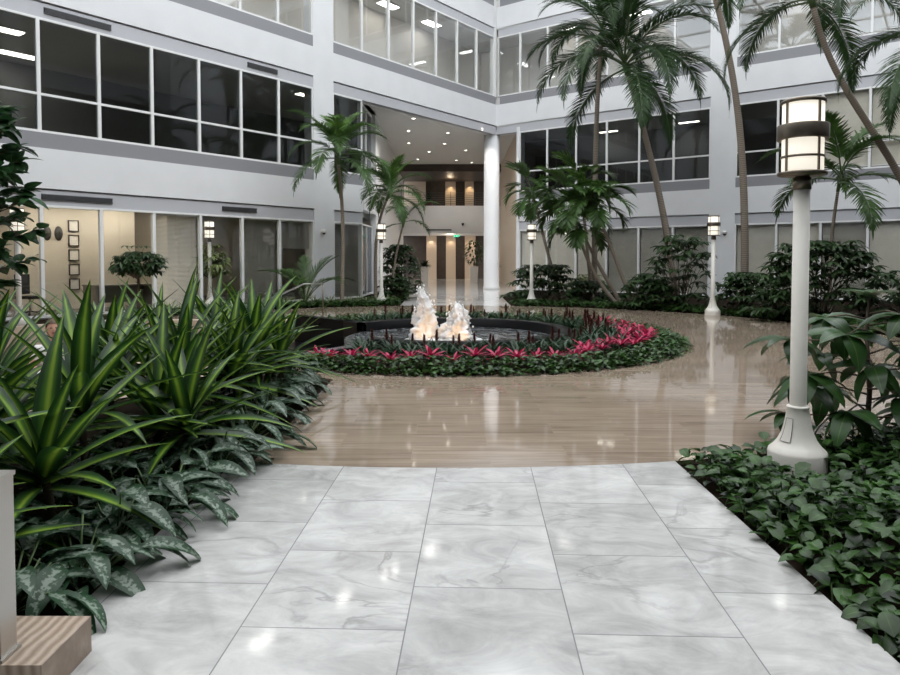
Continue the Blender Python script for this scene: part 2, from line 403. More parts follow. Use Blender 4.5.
wl = facade(WL, 'wall_left', 'white office facade with window bands on the left of the atrium', [(-11.5, -10.5), (0, .96)],
       [(-10.5, 0, (0, 1, 2, 3)), (.96, LC, (1, 2, 3)), (.96, 2.46, (0,))])
wr = facade(WR, 'wall_right', 'white office facade with window bands behind the palms on the right', [(10.21, 11.2), (20.2, 21.2)],
       [(1.33, 10.21, (0,)), (0, 10.21, (1, 2, 3)), (11.2, 20.2, (0, 1, 2, 3))])
tn = [0]
def trims(W, a, b, k, wallname, sill=True, head=True):
    z = FH*k
    fl = ['ground', 'second', 'third', 'fourth'][k]
    if sill and k > 0:
        mb = MB(); mb.box(a, b, .015, .3, z-.36, z+.03); tn[0] += 1
        struct('trim_%d' % tn[0], mb, M['sillgrey'], 'grey sill band under the %s floor windows of the %s' % (fl, wallname), 'sill band', W.o, W.rz)
    if head:
        mb = MB(); mb.box(a, b, .04, .3, z+2.90, z+3.265); tn[0] += 1
        struct('trim_%d' % tn[0], mb, M['headgrey'], 'pale grey head panel over the %s floor windows of the %s' % (fl, wallname), 'head panel', W.o, W.rz)
LB = 'left wall near bay'; LB2 = 'left wall corner bay'; RB = 'back right wall inner bay'; RB2 = 'back right wall outer bay'
for k in range(3):
    trims(WL, -10.5, 0, k, LB); trims(WR, 11.2, 20.2, k, RB2)
    if k > 1: trims(WL, .96, LC-.1, k, LB2); trims(WR, .1, 10.21, k, RB)
trims(WL, .96, LC, 1, LB2, sill=False); trims(WR, 0, 10.21, 1, RB, sill=False)
trims(WL, .96, 2.46, 1, LB2, head=False); trims(WL, .96, 2.46, 0, LB2); trims(WR, 1.16, 10.21, 1, RB, head=False); trims(WR, 1.16, 10.21, 0, RB)
trims(WL, .96, LC, 3, LB2, head=False); trims(WR, 0, 10.21, 3, RB, head=False); trims(WL, -10.5, 0, 3, LB, head=False); trims(WR, 11.2, 20.2, 3, RB2, head=False)

# windows: a white frame and its panes
cache = {}
wn = [0]
def window(W, u0, w, k, transom, gl, label, dpt=.03, z0=None, z1=None):
    zz0, zz1 = glass_z(k)
    z0 = zz0 if z0 is None else z0; z1 = zz1 if z1 is None else z1
    key = (round(w, 3), round(z1-z0, 3), transom, gl)
    if key not in cache:
        h = z1-z0; f = MB()
        f.box(0, .042, 0, .12, 0, h); f.box(w-.042, w, 0, .12, 0, h)
        f.box(.042, w-.042, 0, .12, 0, .06); f.box(.042, w-.042, 0, .12, h-.06, h)
        if transom: f.box(.042, w-.042, 0, .12, h*.335-.03, h*.335+.03)
        g = MB()
        if transom:
            g.box(.042, w-.042, .05, .062, .06, h*.335-.03); g.box(.042, w-.042, .05, .062, h*.335+.03, h-.06)
        else: g.box(.042, w-.042, .05, .062, .06, h-.06)
        cache[key] = (f.mesh('window_frame', M['frame']), g.mesh('pane', M[gl]))
    fm, gm = cache[key]; wn[0] += 1
    p = W.P(u0, dpt, z0)
    o = link('window_%d' % wn[0], fm, None, p, W.rz); tag(o, label, 'window', None, 'structure')
    link('pane', gm, o)
    return o
FLN = ['ground', 'second', 'third', 'fourth']
for k in range(4):
    for i in range(7):
        window(WL, -1.5*(i+1), 1.5, k, k == 1, ['glass', 'darkglass', 'paleglass', 'darkglass'][k],
               '%s floor window of the left wall, %s from the near pilaster' % (FLN[k], ORD[i]))
    for i in range(7):
        if k >= 2: window(WL, .96+1.52*i, 1.52, k, False, 'paleglass' if k == 2 else 'darkglass', '%s floor corner bay window over the recess, %s from the pilaster' % (FLN[k], ORD[i]))
    for i in range(6):
        window(WR, 1.33+1.48*i, 1.48, k, k == 1, ['glass', 'darkglass', 'paleglass', 'darkglass'][k],
               '%s floor window behind the palms, %s from the recess' % (FLN[k], ORD[i]))
        window(WR, 11.2+1.5*i, 1.5, k, k == 1, ['glass', 'darkglass' if i < 2 else 'glass', 'paleglass', 'darkglass'][k],
               '%s floor window of the outer right bay, %s from the right pilaster' % (FLN[k], ORD[i]))
    if k >= 2: window(WR, .06, 1.27, k, False, 'paleglass' if k == 2 else 'darkglass', '%s floor window in the inner corner of the facades' % FLN[k])
window(WL, .96, 1.5, 0, False, 'glass', 'single ground floor window between pilaster and recess')
window(WL, .96, 1.5, 1, True, 'darkglass', 'single second floor window between pilaster and recess')
# far corner of the walls: narrow white post
mb = MB(); mb.box(LC-.22, LC-.02, -.0, .25, 9.38, 17)
struct('trim_60', mb, M['frame'], 'slim white post where the two third floor glass bands meet', 'corner post', WL.o, WL.rz)

# rear facades that close the court behind the camera
for nm, W, ln, lab in (('wall_rear', Wall(tuple(WL.P(-25, -28))[:2], (-.80, .60)), 30, 'rear facade of the court behind the viewer'),
                       ('wall_side', Wall(tuple(WR.P(29, 0))[:2], (-.606, -.7955)), 42, 'side facade of the court opposite the left wall')):
    mb = MB(); gb = MB()
    for k in range(4):
        mb.box(-2, ln, 0, .5, FH*k+3.2, FH*k+4.7); gb.box(-2, ln, .2, .5, max(0, FH*k), FH*k+3.2)
    mb.box(-2, ln, 0, .5, 17, 18.7)
    for i in range(int(ln/10)+1): mb.box(i*10, i*10+1, -.02, .5, 0, 18.7)
    struct(nm, mb, M['rear'], lab)
    o = bpy.data.objects[nm]; o.location = W.o; o.rotation_euler = (0, 0, W.rz)
    g = obj('window_band', gb, M['black'], o)
mb = MB(); mb.box(-26, -11.5, 0, .5, 0, 18.7)
struct('wall_left_return', mb, M['white'], 'plain white wall continuing past the left facade', 'wall', WL.o, WL.rz)
mb = MB(); mb.box(21.2, 29, 0, .5, 0, 18.7)
struct('wall_right_return', mb, M['white'], 'plain white wall continuing past the right facade', 'wall', WR.o, WR.rz)

# skylight beams
mb = MB()
for i in range(-2, 11):
    p0 = WL.P(-26+i*3.9, 1, 18.9); p1 = WL.P(-26+i*3.9, -29, 18.9)
    mb.tube([p0, p1], .12, 6)
for i in range(9):
    p0 = WL.P(-30, -i*3.4, 18.9); p1 = WL.P(14, -i*3.4, 18.9)
    mb.tube([p0, p1], .10, 6)
struct('ceiling', mb, M['frame'], 'white steel beams of the glass roof over the court', 'skylight frame')

# ------------------------------------------------------------------ rooms behind the glass
CORN = (1.29, 40.9)
def slab(name, pts, z0, z1, label, top='carpet'):
    mb = MB(); mb.poly(pts, z0, z1)
    o = struct(name, mb, M['ceil'], label, 'floor slab')
    return o
leftpoly = [WL.M2(-10.6, .42), WL.M2(2.4, .42), (-3.62, 29.6), (-3.75, 33.0), WL.M2(5, 6.5), WL.M2(-10.6, 6.5)]
rightpoly = [WR.M2(1.3, .42), (3.62, 33.6), (3.72, 38.5), WR.M2(20.4, 6.5), WR.M2(20.4, .42)]
up = [WL.M2(-10.6, .42), WL.M2(LC, .42), WR.M2(20.4, .42), WR.M2(20.4, 5), CORN, WL.M2(-10.6, 5)]
up2 = [WL.M2(-10.6, .42), WL.M2(LC, .42), WR.M2(20.4, .42), WR.M2(20.4, 6.7), (.93, 43.35), WL.M2(-10.6, 6.7)]
slab('floor_second_left', leftpoly[:], 3.25, 4.66, 'floor slab between ground and second floor offices on the left')
slab('floor_second_right', rightpoly[::-1], 3.25, 4.66, 'floor slab between ground and second floor offices on the right')
for k, nm in ((2, 'third'), (3, 'fourth'), (4, 'roof')):
    slab('floor_%s' % nm, up2 if k == 2 else up, FH*k-1.43, FH*k-.02, 'floor slab at %s level above the atrium offices' % nm)
def roomwall(name, pts, z0, z1, m, label):
    mb = MB(); mb.wallrun(pts, .15, z0, z1); return struct(name, mb, m, label)
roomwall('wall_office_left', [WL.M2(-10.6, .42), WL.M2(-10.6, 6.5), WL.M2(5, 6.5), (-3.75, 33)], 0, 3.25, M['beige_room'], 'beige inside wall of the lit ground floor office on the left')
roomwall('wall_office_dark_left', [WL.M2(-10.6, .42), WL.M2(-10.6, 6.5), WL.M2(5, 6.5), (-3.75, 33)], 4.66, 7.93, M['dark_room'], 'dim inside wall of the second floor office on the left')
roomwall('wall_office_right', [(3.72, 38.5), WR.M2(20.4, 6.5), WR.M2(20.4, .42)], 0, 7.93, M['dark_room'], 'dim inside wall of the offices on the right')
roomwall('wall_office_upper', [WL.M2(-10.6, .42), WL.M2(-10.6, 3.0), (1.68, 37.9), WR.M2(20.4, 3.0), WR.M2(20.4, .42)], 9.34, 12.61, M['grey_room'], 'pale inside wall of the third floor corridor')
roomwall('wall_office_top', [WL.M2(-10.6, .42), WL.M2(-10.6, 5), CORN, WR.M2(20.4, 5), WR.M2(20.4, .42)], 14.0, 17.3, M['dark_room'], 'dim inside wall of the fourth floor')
# partition inside the left ground office
mb = MB(); mb.box(-4.1, -3.98, 2.6, 6.4, 0, 3.25)
struct('wall_partition', mb, M['beige_room'], 'beige partition inside the left ground floor office', 'wall', WL.o, WL.rz)

# ceiling lights
def clight(W, u, d, z, L, Wd, label, m='lampglow', group='office ceiling lights'):
    t = thing('ceiling_light', label, 'ceiling light', W.P(u, d, z), W.rz, group)
    a = MB(); a.box(-L/2-.04, L/2+.04, -Wd/2-.04, Wd/2+.04, -.03, 0); obj('housing', a, M['frame'], t)
    b = MB(); b.box(-L/2, L/2, -Wd/2, Wd/2, -.045, -.03); obj('diffuser', b, M[m], t)
    return t

# ------------------------------------------------------------------ recess, column, hall
RL = [(-3.40, 26.62), (-3.20, 29.75)]
mb = MB(); pts = [(-3.40, 26.75), (-3.20, 29.7), (-3.3, 36), (-3.42, 50)]
# white return with glass strips: spandrels only along the first piece, full wall behind it
mb.wallrun([(-3.42, 26.9), (-3.28, 29.7)], .24, 3.4, 4.70); mb.wallrun([(-3.42, 26.9), (-3.28, 29.7)], .24, 7.67, 8.1)
mb.wallrun([(-3.30, 29.8), (-3.42, 38), (-3.5, 50)], .24, 0, 7.8)
struct('wall_recess_left', mb, M['white'], 'white side wall of the entrance recess on the left')
WT = Wall((-3.40, 26.72), (.045, .999)); WT = Wall((-3.40, 26.72), tuple(V((.14, 2.9)).normalized()))
# this wall faces +X: its windows sit with their inside towards -X
for k in (0, 1):
    for i in range(2):
        window(WT, .02+1.42*i, 1.42, k, k == 1, 'darkglass', '%s floor return window beside the recess, %s from the corner' % (FLN[k], ORD[i]), dpt=.05)
mb = MB(); mb.wallrun([(3.34, 33.45), (3.5, 50)], .24, 0, 7.8)
struct('wall_recess_right', mb, M['warmwall'], 'shaded side wall of the entrance recess behind the column')
mb = MB(); mb.poly([WL.M2(2.5, .3), WL.M2(LC, .3), WR.M2(1.3, .3), (3.4, 33.5), (3.5, 45.5), (-3.5, 45.5), (-3.3, 29.8)], 7.67, 7.79)
struct('ceiling_recess', mb, M['ceil'], 'flat white ceiling with downlights over the entrance recess', 'ceiling')
mb = MB(); mb.lathe([(0, 0), (.41, 0), (.41, .12), (.385, .14), (.385, 7.67), (0, 7.67)], 40)
o = struct('column', mb, M['white'], 'round white column standing at the mouth of the recess', 'column', (2.06, 34.3, 0))
# parapet, soffit and back walls of the hall
mb = MB(); mb.box(-3.5, 3.5, 46.0, 46.3, 3.2, 5.02); mb.box(-3.5, 3.5, 46.3, 51.5, 3.2, 3.5)
struct('wall_balcony', mb, M['white'], 'white balcony parapet across the back of the recess')
mb = MB(); mb.box(-3.7, 3.7, 45.5, 52, 7.2, 7.6); mb.box(-3.7, 3.7, 45.3, 45.6, 7.2, 7.79)
struct('ceiling_balcony', mb, M['darkwood'], 'dark ceiling above the balcony', 'ceiling')
mb = MB(); mb.box(-3.7, 3.7, 51.5, 51.8, 0, 7.6)
struct('wall_hall', mb, M['darkwood'], 'dark back wall of the hall behind the balcony')
for i, (x0, x1, m, z0, z1) in enumerate([(-1.75, -1.0, 'warmwall', 0, 3.2), (-.3, .42, 'warmwall', 0, 3.2), (1.1, 1.9, 'warmwall', 0, 3.2),
                                       (-.35, .42, 'warmwall', 3.5, 7.2), (1.1, 1.75, 'warmwall', 3.5, 7.2), (-3.4, -1.8, 'warmwall', 3.5, 7.2)]):
    mb = MB(); mb.box(x0, x1, 51.2, 51.5, z0, z1)
    struct('wall_panel_%d' % (i+1), mb, M[m], 'warm beige wall pier, %s of the hall piers' % ORD[i], 'wall pier')
# railing above the parapet
t = thing('balcony_railing', 'dark horizontal rod railing on top of the white balcony parapet', 'railing', (0, 46.15, 5.02))
for i in range(6):
    a = MB(); a.tube([(-3.3, 0, .14+i*.145), (3.3, 0, .14+i*.145)], .012, 6); obj('rod', a, M['vent'], t)
for x in (-3.25, -1.6, .05, 1.68, 3.25):
    a = MB(); a.box(x-.02, x+.02, -.025, .025, 0, .95); obj('post', a, M['vent'], t)
# exit sign
t = thing('exit_sign', 'small green lit exit sign hanging under the balcony edge', 'sign', (.45, 45.9, 3.0))
a = MB(); a.box(-.2, .2, -.03, .03, -.11, .11); a.box(-.015, .015, -.01, .01, .11, .2); obj('housing', a, M['black'], t)
fc = bpy.data.curves.new('lettering', 'FONT'); fc.body = 'EXIT'; fc.size = .2; fc.align_x = 'CENTER'; fc.align_y = 'CENTER'; fc.extrude = .004
fc.materials.append(M['exit'])
tmp = bpy.data.objects.new('tmp_text', fc); C.objects.link(tmp)
dg = bpy.context.evaluated_depsgraph_get(); me = bpy.data.meshes.new_from_object(tmp.evaluated_get(dg)); bpy.data.objects.remove(tmp)
me.materials.clear(); me.materials.append(M['exit'])
o = link('lettering', me, t); o.rotation_euler = (PI/2, 0, 0); o.location = (0, -.035, 0)
# linear vent and cameras
def grille(W, u0, u1, z0, z1, label, d=.035):
    t = thing('wall_vent', label, 'vent', W.P(u0, d, z0), W.rz, 'wall vents')
    w = u1-u0; h = z1-z0
    a = MB(); a.box(0, w, -.012, .01, 0, h); obj('backing', a, M['black'], t)
    b = MB()
    for i in range(5): b.box(.02, w-.02, -.03, -.012, h*(i+.3)/5.2, h*(i+.75)/5.2)
    b.box(0, w, -.03, -.01, -.0, .02); b.box(0, w, -.03, -.01, h-.02, h)
    obj('slat', b, M['vent'], t)
grille(WL, -8.85, -7.15, 3.02+FH, 3.17+FH, 'long dark vent grille above the second floor windows at far left')
grille(WL, -2.75, -1.55, 3.02+FH, 3.17+FH, 'short vent grille above second floor windows near the pilaster')
grille(WL, -9.0, -7.2, 3.02, 3.17, 'long vent grille above the ground floor windows behind the fig tree')
grille(WL, -3.75, -2.45, 3.02, 3.17, 'vent grille above the ground floor windows by the lamp post')
mbv = MB(); mbv.box(-1.6, .1, 45.96, 46.0, 3.38, 3.46)
tag(obj('linear_vent', mbv, M['black']), 'thin dark slot vent low on the balcony parapet', 'vent')
def camera_dome(p, label, col='white'):
    t = thing('security_camera', label, 'camera', p)
    a = MB(); a.lathe([(0, .12), (.09, .12), (.09, .03), (.07, 0), (0, 0)], 16); obj('housing', a, M['potwhite' if col == 'white' else 'black'], t)
    b = MB(); b.lathe([(.06, 0), (.055, -.03), (.03, -.055), (0, -.06)], 16); obj('dome', b, M['black'], t)
p = WL.P(.35, -.11, 2.45); camera_dome(p, 'small white dome camera on the left pilaster')
p = WR.P(10.85, -.11, 2.5); camera_dome(p, 'small white dome camera on the right pilaster beside a lamp')
camera_dome((.85, 45.91, 3.75), 'small black dome camera on the balcony parapet', 'black')
# downlights in the recess
dl = None
for i, (x, y) in enumerate([(-1.6, 30.5), (-.2, 31.5), (1.5, 33.0), (-2.0, 33.5), (-.1, 34.0), (1.9, 37), (-2.2, 37), (-.3, 37.2), (0.9, 39.5), (-1.2, 40), (2.2, 41), (-2.0, 43), (.4, 43.5), (1.4, 44.5)]):
    lab = 'round recessed downlight in the white recess ceiling'
    if dl is None:
        t = thing('downlight', lab, 'downlight', (x, y, 7.67), 0, 'downlights in the recess ceiling')
        a = MB(); a.lathe([(.115, 0), (.115, -.012), (.08, -.015), (.07, -.004)], 20); obj('trim_ring', a, M['frame'], t)
        b = MB(); b.lathe([(.072, -.004), (.05, -.006), (0, -.006)], 20); obj('lens', b, M['down'], t); dl = t
    else: dup(dl, (x, y, 7.67))
def lamp(kind, loc, energy, col=(1, .85, .65), size=.3, rot=(0, 0, 0), spot=None):
    l = bpy.data.lights.new(kind.lower()+'_light', kind); l.energy = energy; l.color = col
    if kind == 'AREA': l.size = size
    else: l.shadow_soft_size = size
    if spot: l.spot_size = spot; l.spot_blend = .6
    o = bpy.data.objects.new(l.name, l); C.objects.link(o); o.location = loc; o.rotation_euler = rot; return o
for x, y in ((-1.6, 30.5), (1.5, 33), (-.2, 37.2), (.4, 43.5)): lamp('SPOT', (x, y, 7.6), 120, (1, .94, .86), spot=2.2, size=.1)
for x in (.05, 1.45): lamp('SPOT', (x, 50.9, 7.15), 28, (1, .72, .42), spot=1.5, size=.05); lamp('SPOT', (x, 50.9, 3.15), 14, (1, .76, .5), spot=1.7, size=.05)
lamp('SPOT', (-1.4, 50.9, 3.15), 16, (1, .8, .6), spot=1.7, size=.05)
lamp('POINT', (0, 48.5, 2.9), 26, (1, .86, .68), .3); lamp('POINT', (0, 49, 6.9), 9, (1, .8, .55), .2)

# ------------------------------------------------------------------ ground
PC = V((0, 13.8)); PR = 8.75               # round plaza
FC = V((0.03, 13.3))                        # fountain centre
PT = math.radians(2.3)
def circ(a, r=PR, c=PC): return (c.x+r*math.cos(a), c.y+r*math.sin(a))
def circ_y_front(x): return PC.y - math.sqrt(PR**2-(x-PC.x)**2)
mb = MB()
pl = [(-1.50, 5.18), (-1.5, 8.75), (-2.42, 9.68), (-1.3, 11.5), (-1.0, 12.4), (-1.0, 14.6), (-1.75, 14.7), (-2.3, 15.6), (-3.7, 17.05), (-8.14, 17.05)]
a_start = math.atan2(17.05-PC.y, -8.14); a_end = math.atan2(circ_y_front(1.72)-PC.y, 1.72)
n = 90; a0 = a_start; a1 = a_end
for i in range(n+1): pl.append(circ(a0+(a1-a0)*i/n))
for i in range(1, 14): x = 1.72 - 3.22*i/14; pl.append((x, circ_y_front(x)))
mb.poly(pl, -.25, 0)
struct('floor_plaza', mb, M['lime'], 'round plaza of polished striped beige limestone', 'floor')
mb = MB()
pl = [(-1.70, -9), (1.78-9*.0, -9), (1.72, 2), (1.72, circ_y_front(1.72))]
for i in range(1, 30): x = 1.72-3.36*i/30; pl.append((x, circ_y_front(x)-.002))
pl += [(-1.64, circ_y_front(-1.64)), (-1.66, 2)]
mb.poly(pl, -.25, 0)
struct('floor_path', mb, M['marble'], 'polished white veined marble slab path in the foreground', 'floor')
mb = MB()
hp = [(-1.62, 22.35)] + [(-1.62+3.6*i/8, PC.y+math.sqrt(PR**2-(-1.62+3.6*i/8)**2)) for i in range(9)][1:] + [(2.05, 27), (2.6, 31), (3.5, 33.6), (3.6, 52), (-3.6, 52), (-3.3, 33), (-1.75, 32.9)]
mb.poly(hp, -.25, .0)
struct('floor_hall', mb, M['hall'], 'pale polished marble floor of the entrance recess', 'floor')
SUNK = [(-4.9, 6.0), (-2.42, 9.68), (-1.3, 11.5), (-1.0, 12.4), (-1.0, 14.6), (-1.75, 14.7), (-2.3, 15.6), (-3.7, 17.05), (-8.3, 17.05), (-10.8, 14.2), (-13, 11.2), (-13, 6.0)]
def inside(p, poly):
    c = False; j = len(poly)-1
    for i in range(len(poly)):
        a = poly[i]; b = poly[j]
        if (a[1] > p[1]) != (b[1] > p[1]) and p[0] < (b[0]-a[0])*(p[1]-a[1])/(b[1]-a[1])+a[0]: c = not c
        j = i
    return c
mb = MB(); st = .25
ix = range(-104, 104); iy = range(-48, 212)
vid = {}; vs = []; fs = []
def gv(i, j):
    if (i, j) not in vid: vid[(i, j)] = len(vs); vs.append((i*st, j*st, -.035))
    return vid[(i, j)]
for i in ix:
    for j in iy:
        if not inside(((i+.5)*st, (j+.5)*st), SUNK): fs.append((gv(i, j), gv(i+1, j), gv(i+1, j+1), gv(i, j+1)))
mb.add(vs, fs)
struct('ground', mb, M['soil'], 'dark planting soil of the beds around the plaza', 'soil')
mb = MB(); mb.poly(SUNK, -.72, -.64)
struct('floor_terrace', mb, M['retain'], 'sunken seating terrace behind the striped plants', 'floor')
mb = MB()
mb.wallrun([(-4.9, 6.0), (-2.42, 9.68)], .3, -.7, 0.0); mb.wallrun([(-4.0, 17.1), (-8.3, 17.05), (-10.8, 14.2), (-13, 11.2)], .35, -.7, .02)
mb.wallrun([(-13, 6), (-4.9, 6)], .35, -.7, 0)
struct('wall_terrace', mb, M['retain'], 'low beige stone wall around the sunken terrace', 'wall')
# office floors of the ground storey
mb = MB(); mb.poly([WL.M2(-10.6, .3), WL.M2(2.4, .3), (-3.62, 29.6), (-3.75, 33.0), WL.M2(5, 6.5), WL.M2(-10.6, 6.5)], -.03, .01)
struct('floor_office_left', mb, M['carpet'], 'carpet of the left ground floor office', 'floor')

# ------------------------------------------------------------------ office contents on the left
clight(WL, -7.4, 2.0, 3.25, 1.5, .35, 'long bright ceiling light inside the left ground office', 'warmglow')  # ground office panels beyond the two in view are added as fill light
clight(WL, -7.1, 4.6, 3.25, 1.5, .35, 'second ceiling light deeper in the left ground office', 'warmglow')
clight(WL, -5.6, 2.2, 3.25, 1.5, .35, 'ceiling light behind the second window of the ground office', 'warmglow')
clight(WL, -2.2, 3.2, 3.25, 1.5, .35, 'added fill light panel behind the dark blinds of the ground office', 'warmglow')  # this panel and the next are unseen, added to brighten the office
clight(WL, -9.3, 1.8, 3.25, 1.5, .35, 'added fill light panel at far left of the ground office', 'warmglow')
clight(WL, -9.0, 2.9, 7.92, 1.5, .4, 'glowing ceiling light behind the far left second floor window')
clight(WL, -7.6, 5.2, 7.92, 1.3, .4, 'glowing ceiling light behind the third second floor window')
clight(WL, 1.6, 2.2, 7.92, .9, .3, 'glowing ceiling light beside the recess on the second floor')
for i, u in enumerate((-8.5, -4.5, -1.0, 3.0, 6.0, 9.0)):
    clight(WL, u, 1.9, 12.6, 1.0, .4, 'third floor corridor light of the left wall, %s along' % ORD[i], 'brightglow')
for i, u in enumerate((3.0, 6.5, 13.0, 17.0)):
    clight(WR, u, 1.9, 12.6, 1.0, .3, 'third floor corridor light of the right wall, %s along' % ORD[i], 'brightglow')
for i, u in enumerate((4.0, 8.0, 14.0)):
    clight(WR, u, 4.2, 7.92, .9, .2, 'dim second floor light behind the palms, %s along' % ORD[i])
# pictures in a column and two carved masks on a partition close to the glass
WP = Wall(tuple(WL.P(-8.5, 3.0))[:2], tuple(WL.u)[:2])
mb = MB(); mb.box(0, 3.5, 0, .12, 0, 3.25)
struct('wall_gallery', mb, M['beige_room'], 'beige inner wall with pictures in the left ground office', 'wall', WP.o, WP.rz)
for i in range(5):
    z = 2.52-.44*i
    t = thing('framed_picture', 'dark framed small picture, %s from top of the column of five' % ORD[i], 'picture', WP.P(1.58, -.02, z), WP.rz, 'framed pictures in the office')
    f = MB()
    for a in ((-.15, -.125, -.17, .17), (.125, .15, -.17, .17), (-.15, .15, .145, .17), (-.15, .15, -.17, -.145)): f.box(a[0], a[1], -.03, .02, a[2], a[3])
    obj('frame', f, M['woodf'], t)
    g = MB(); g.box(-.13, .13, -.012, .01, -.15, .15); obj('mat_board', g, M['paper'], t)
    g = MB(); g.box(-.06, .06, -.016, -.012, -.06, .06); obj('print', g, M['slat'], t)
for i, u in enumerate((.84, 1.16)):
    t = thing('carved_mask', '%s oval dark carved mask hung on the office wall' % ('left of the pair,' if i == 0 else 'right of the pair,'), 'mask', WP.P(u, -.005, 2.28), WP.rz, 'carved masks')
    m_ = MB(); vs = []; fs = []
    for a in range(9):
        for b in range(16):
            r = a/8; q = 2*PI*b/16; vs.append((.12*r*math.cos(q), -.10*math.sqrt(max(0, 1-r*r)), .22*r*math.sin(q)))
    for a in range(8):
        for b in range(16): fs.append((a*16+b, a*16+(b+1) % 16, (a+1)*16+(b+1) % 16, (a+1)*16+b))
    m_.add(vs, fs, smooth=True); m_.obox((0, -.105, .0), (.018, 0, 0), (0, .025, 0), (0, 0, .06)); m_.obox((0, -.075, -.11), (.045, 0, 0), (0, .02, 0), (0, 0, .014))
    obj('mask_face', m_, M['maskmat'], t)
t = thing('office_desk', 'grey desk with panel legs behind the left ground windows', 'desk', WL.P(-6.2, 1.6, .01), WL.rz)
a = MB(); a.box(-.95, .95, -.4, .4, .72, .76); obj('desk_top', a, M['desk'], t)
for x in (-.9, .9):
    a = MB(); a.box(x-.03, x+.03, -.38, .38, 0, .72); obj('leg', a, M['desk'], t)
a = MB(); a.box(-.87, .87, .3, .33, .2, .72); obj('modesty_panel', a, M['desk'], t)
t = thing('office_chair', 'dark swivel office chair behind the leftmost ground window', 'chair', WL.P(-8.7, 1.6, .01), WL.rz+.5)
a = MB(); a.box(-.25, .25, -.25, .25, .44, .52); obj('seat', a, M['black'], t)
a = MB(); a.box(-.24, .24, .2, .27, .56, 1.1); obj('backrest', a, M['black'], t)
a = MB(); a.tube([(0, 0, .08), (0, 0, .44)], .03, 8); obj('gas_lift', a, M['steel'], t)
a = MB()
for i in range(5):
    q = 2*PI*i/5; a.tube([(0, 0, .1), (.3*math.cos(q), .3*math.sin(q), .05)], .02, 6); a.lathe([(0, -.03), (.03, -.03), (.03, .03), (0, .03)], 8, (.3*math.cos(q), .3*math.sin(q), .03))
obj('base', a, M['black'], t)

# blinds
def roller(W, u0, w, k, z0, label, m='shade', group='roller shades'):
    zb, zt = glass_z(k)
    t = thing('roller_shade', label, 'blind', W.P(u0, .21, 0), W.rz, group)
    a = MB(); a.box(.05, w-.05, 0, .006, z0, zt-.06); obj('cloth', a, M[m], t)
    b = MB(); b.box(.05, w-.05, -.01, .016, z0-.03, z0); obj('hem_bar', b, M['frame'], t)
    b = MB(); b.tube([(.04, .02, zt-.03), (w-.04, .02, zt-.03)], .03, 8); obj('roller', b, M['frame'], t)
def venetian(W, u0, w, k, z0, label, m='slat', group='venetian blinds'):
    zb, zt = glass_z(k)
    t = thing('venetian_blind', label, 'blind', W.P(u0, .23, 0), W.rz, group)
    a = MB(); z = z0
    while z < zt-.1:
        a.obox((w/2, 0, z), (w/2-.06, 0, 0), (0, .022, .012), (0, -.0008, .0014)); z += .038
    s = obj('slat', a, M[m], t)
    b = MB(); b.box(.05, w-.05, -.03, .03, zt-.1, zt-.05); obj('head_rail', b, M['frame'], t)
for i in range(3): roller(WR, 1.33+1.48*i, 1.48, 0, .12, 'plain beige shade, %s ground window from the recess' % ORD[i])
for i in range(3, 6): venetian(WR, 1.33+1.48*i, 1.48, 0, .12, 'closed beige slatted blind, %s ground window from the recess' % ORD[i])
for i in range(6):
    (venetian if i == 2 else roller)(WR, 11.2+1.5*i, 1.5, 0, .12, 'beige blind drawn down, %s ground window right of the pilaster' % ORD[i])
for i in range(2, 6): roller(WR, 11.2+1.5*i, 1.5, 1, 4.85, 'beige shade drawn down, %s second floor window right of the pilaster' % ORD[i])
venetian(WL, -6.0, 1.5, 0, .1, 'beige slatted blind behind the round topped tree', 'slat')
venetian(WL, -3.0, 1.5, 0, .1, 'grey slatted blind in the second ground window from left pilaster', 'slatdark')
venetian(WL, .96, 1.5, 0, .1, 'grey slatted blind in the single window beside the recess', 'slatdark')
venetian(WL, -1.5, 1.5, 0, 1.9, 'grey slatted blind raised partway beside the left pilaster', 'slatdark')

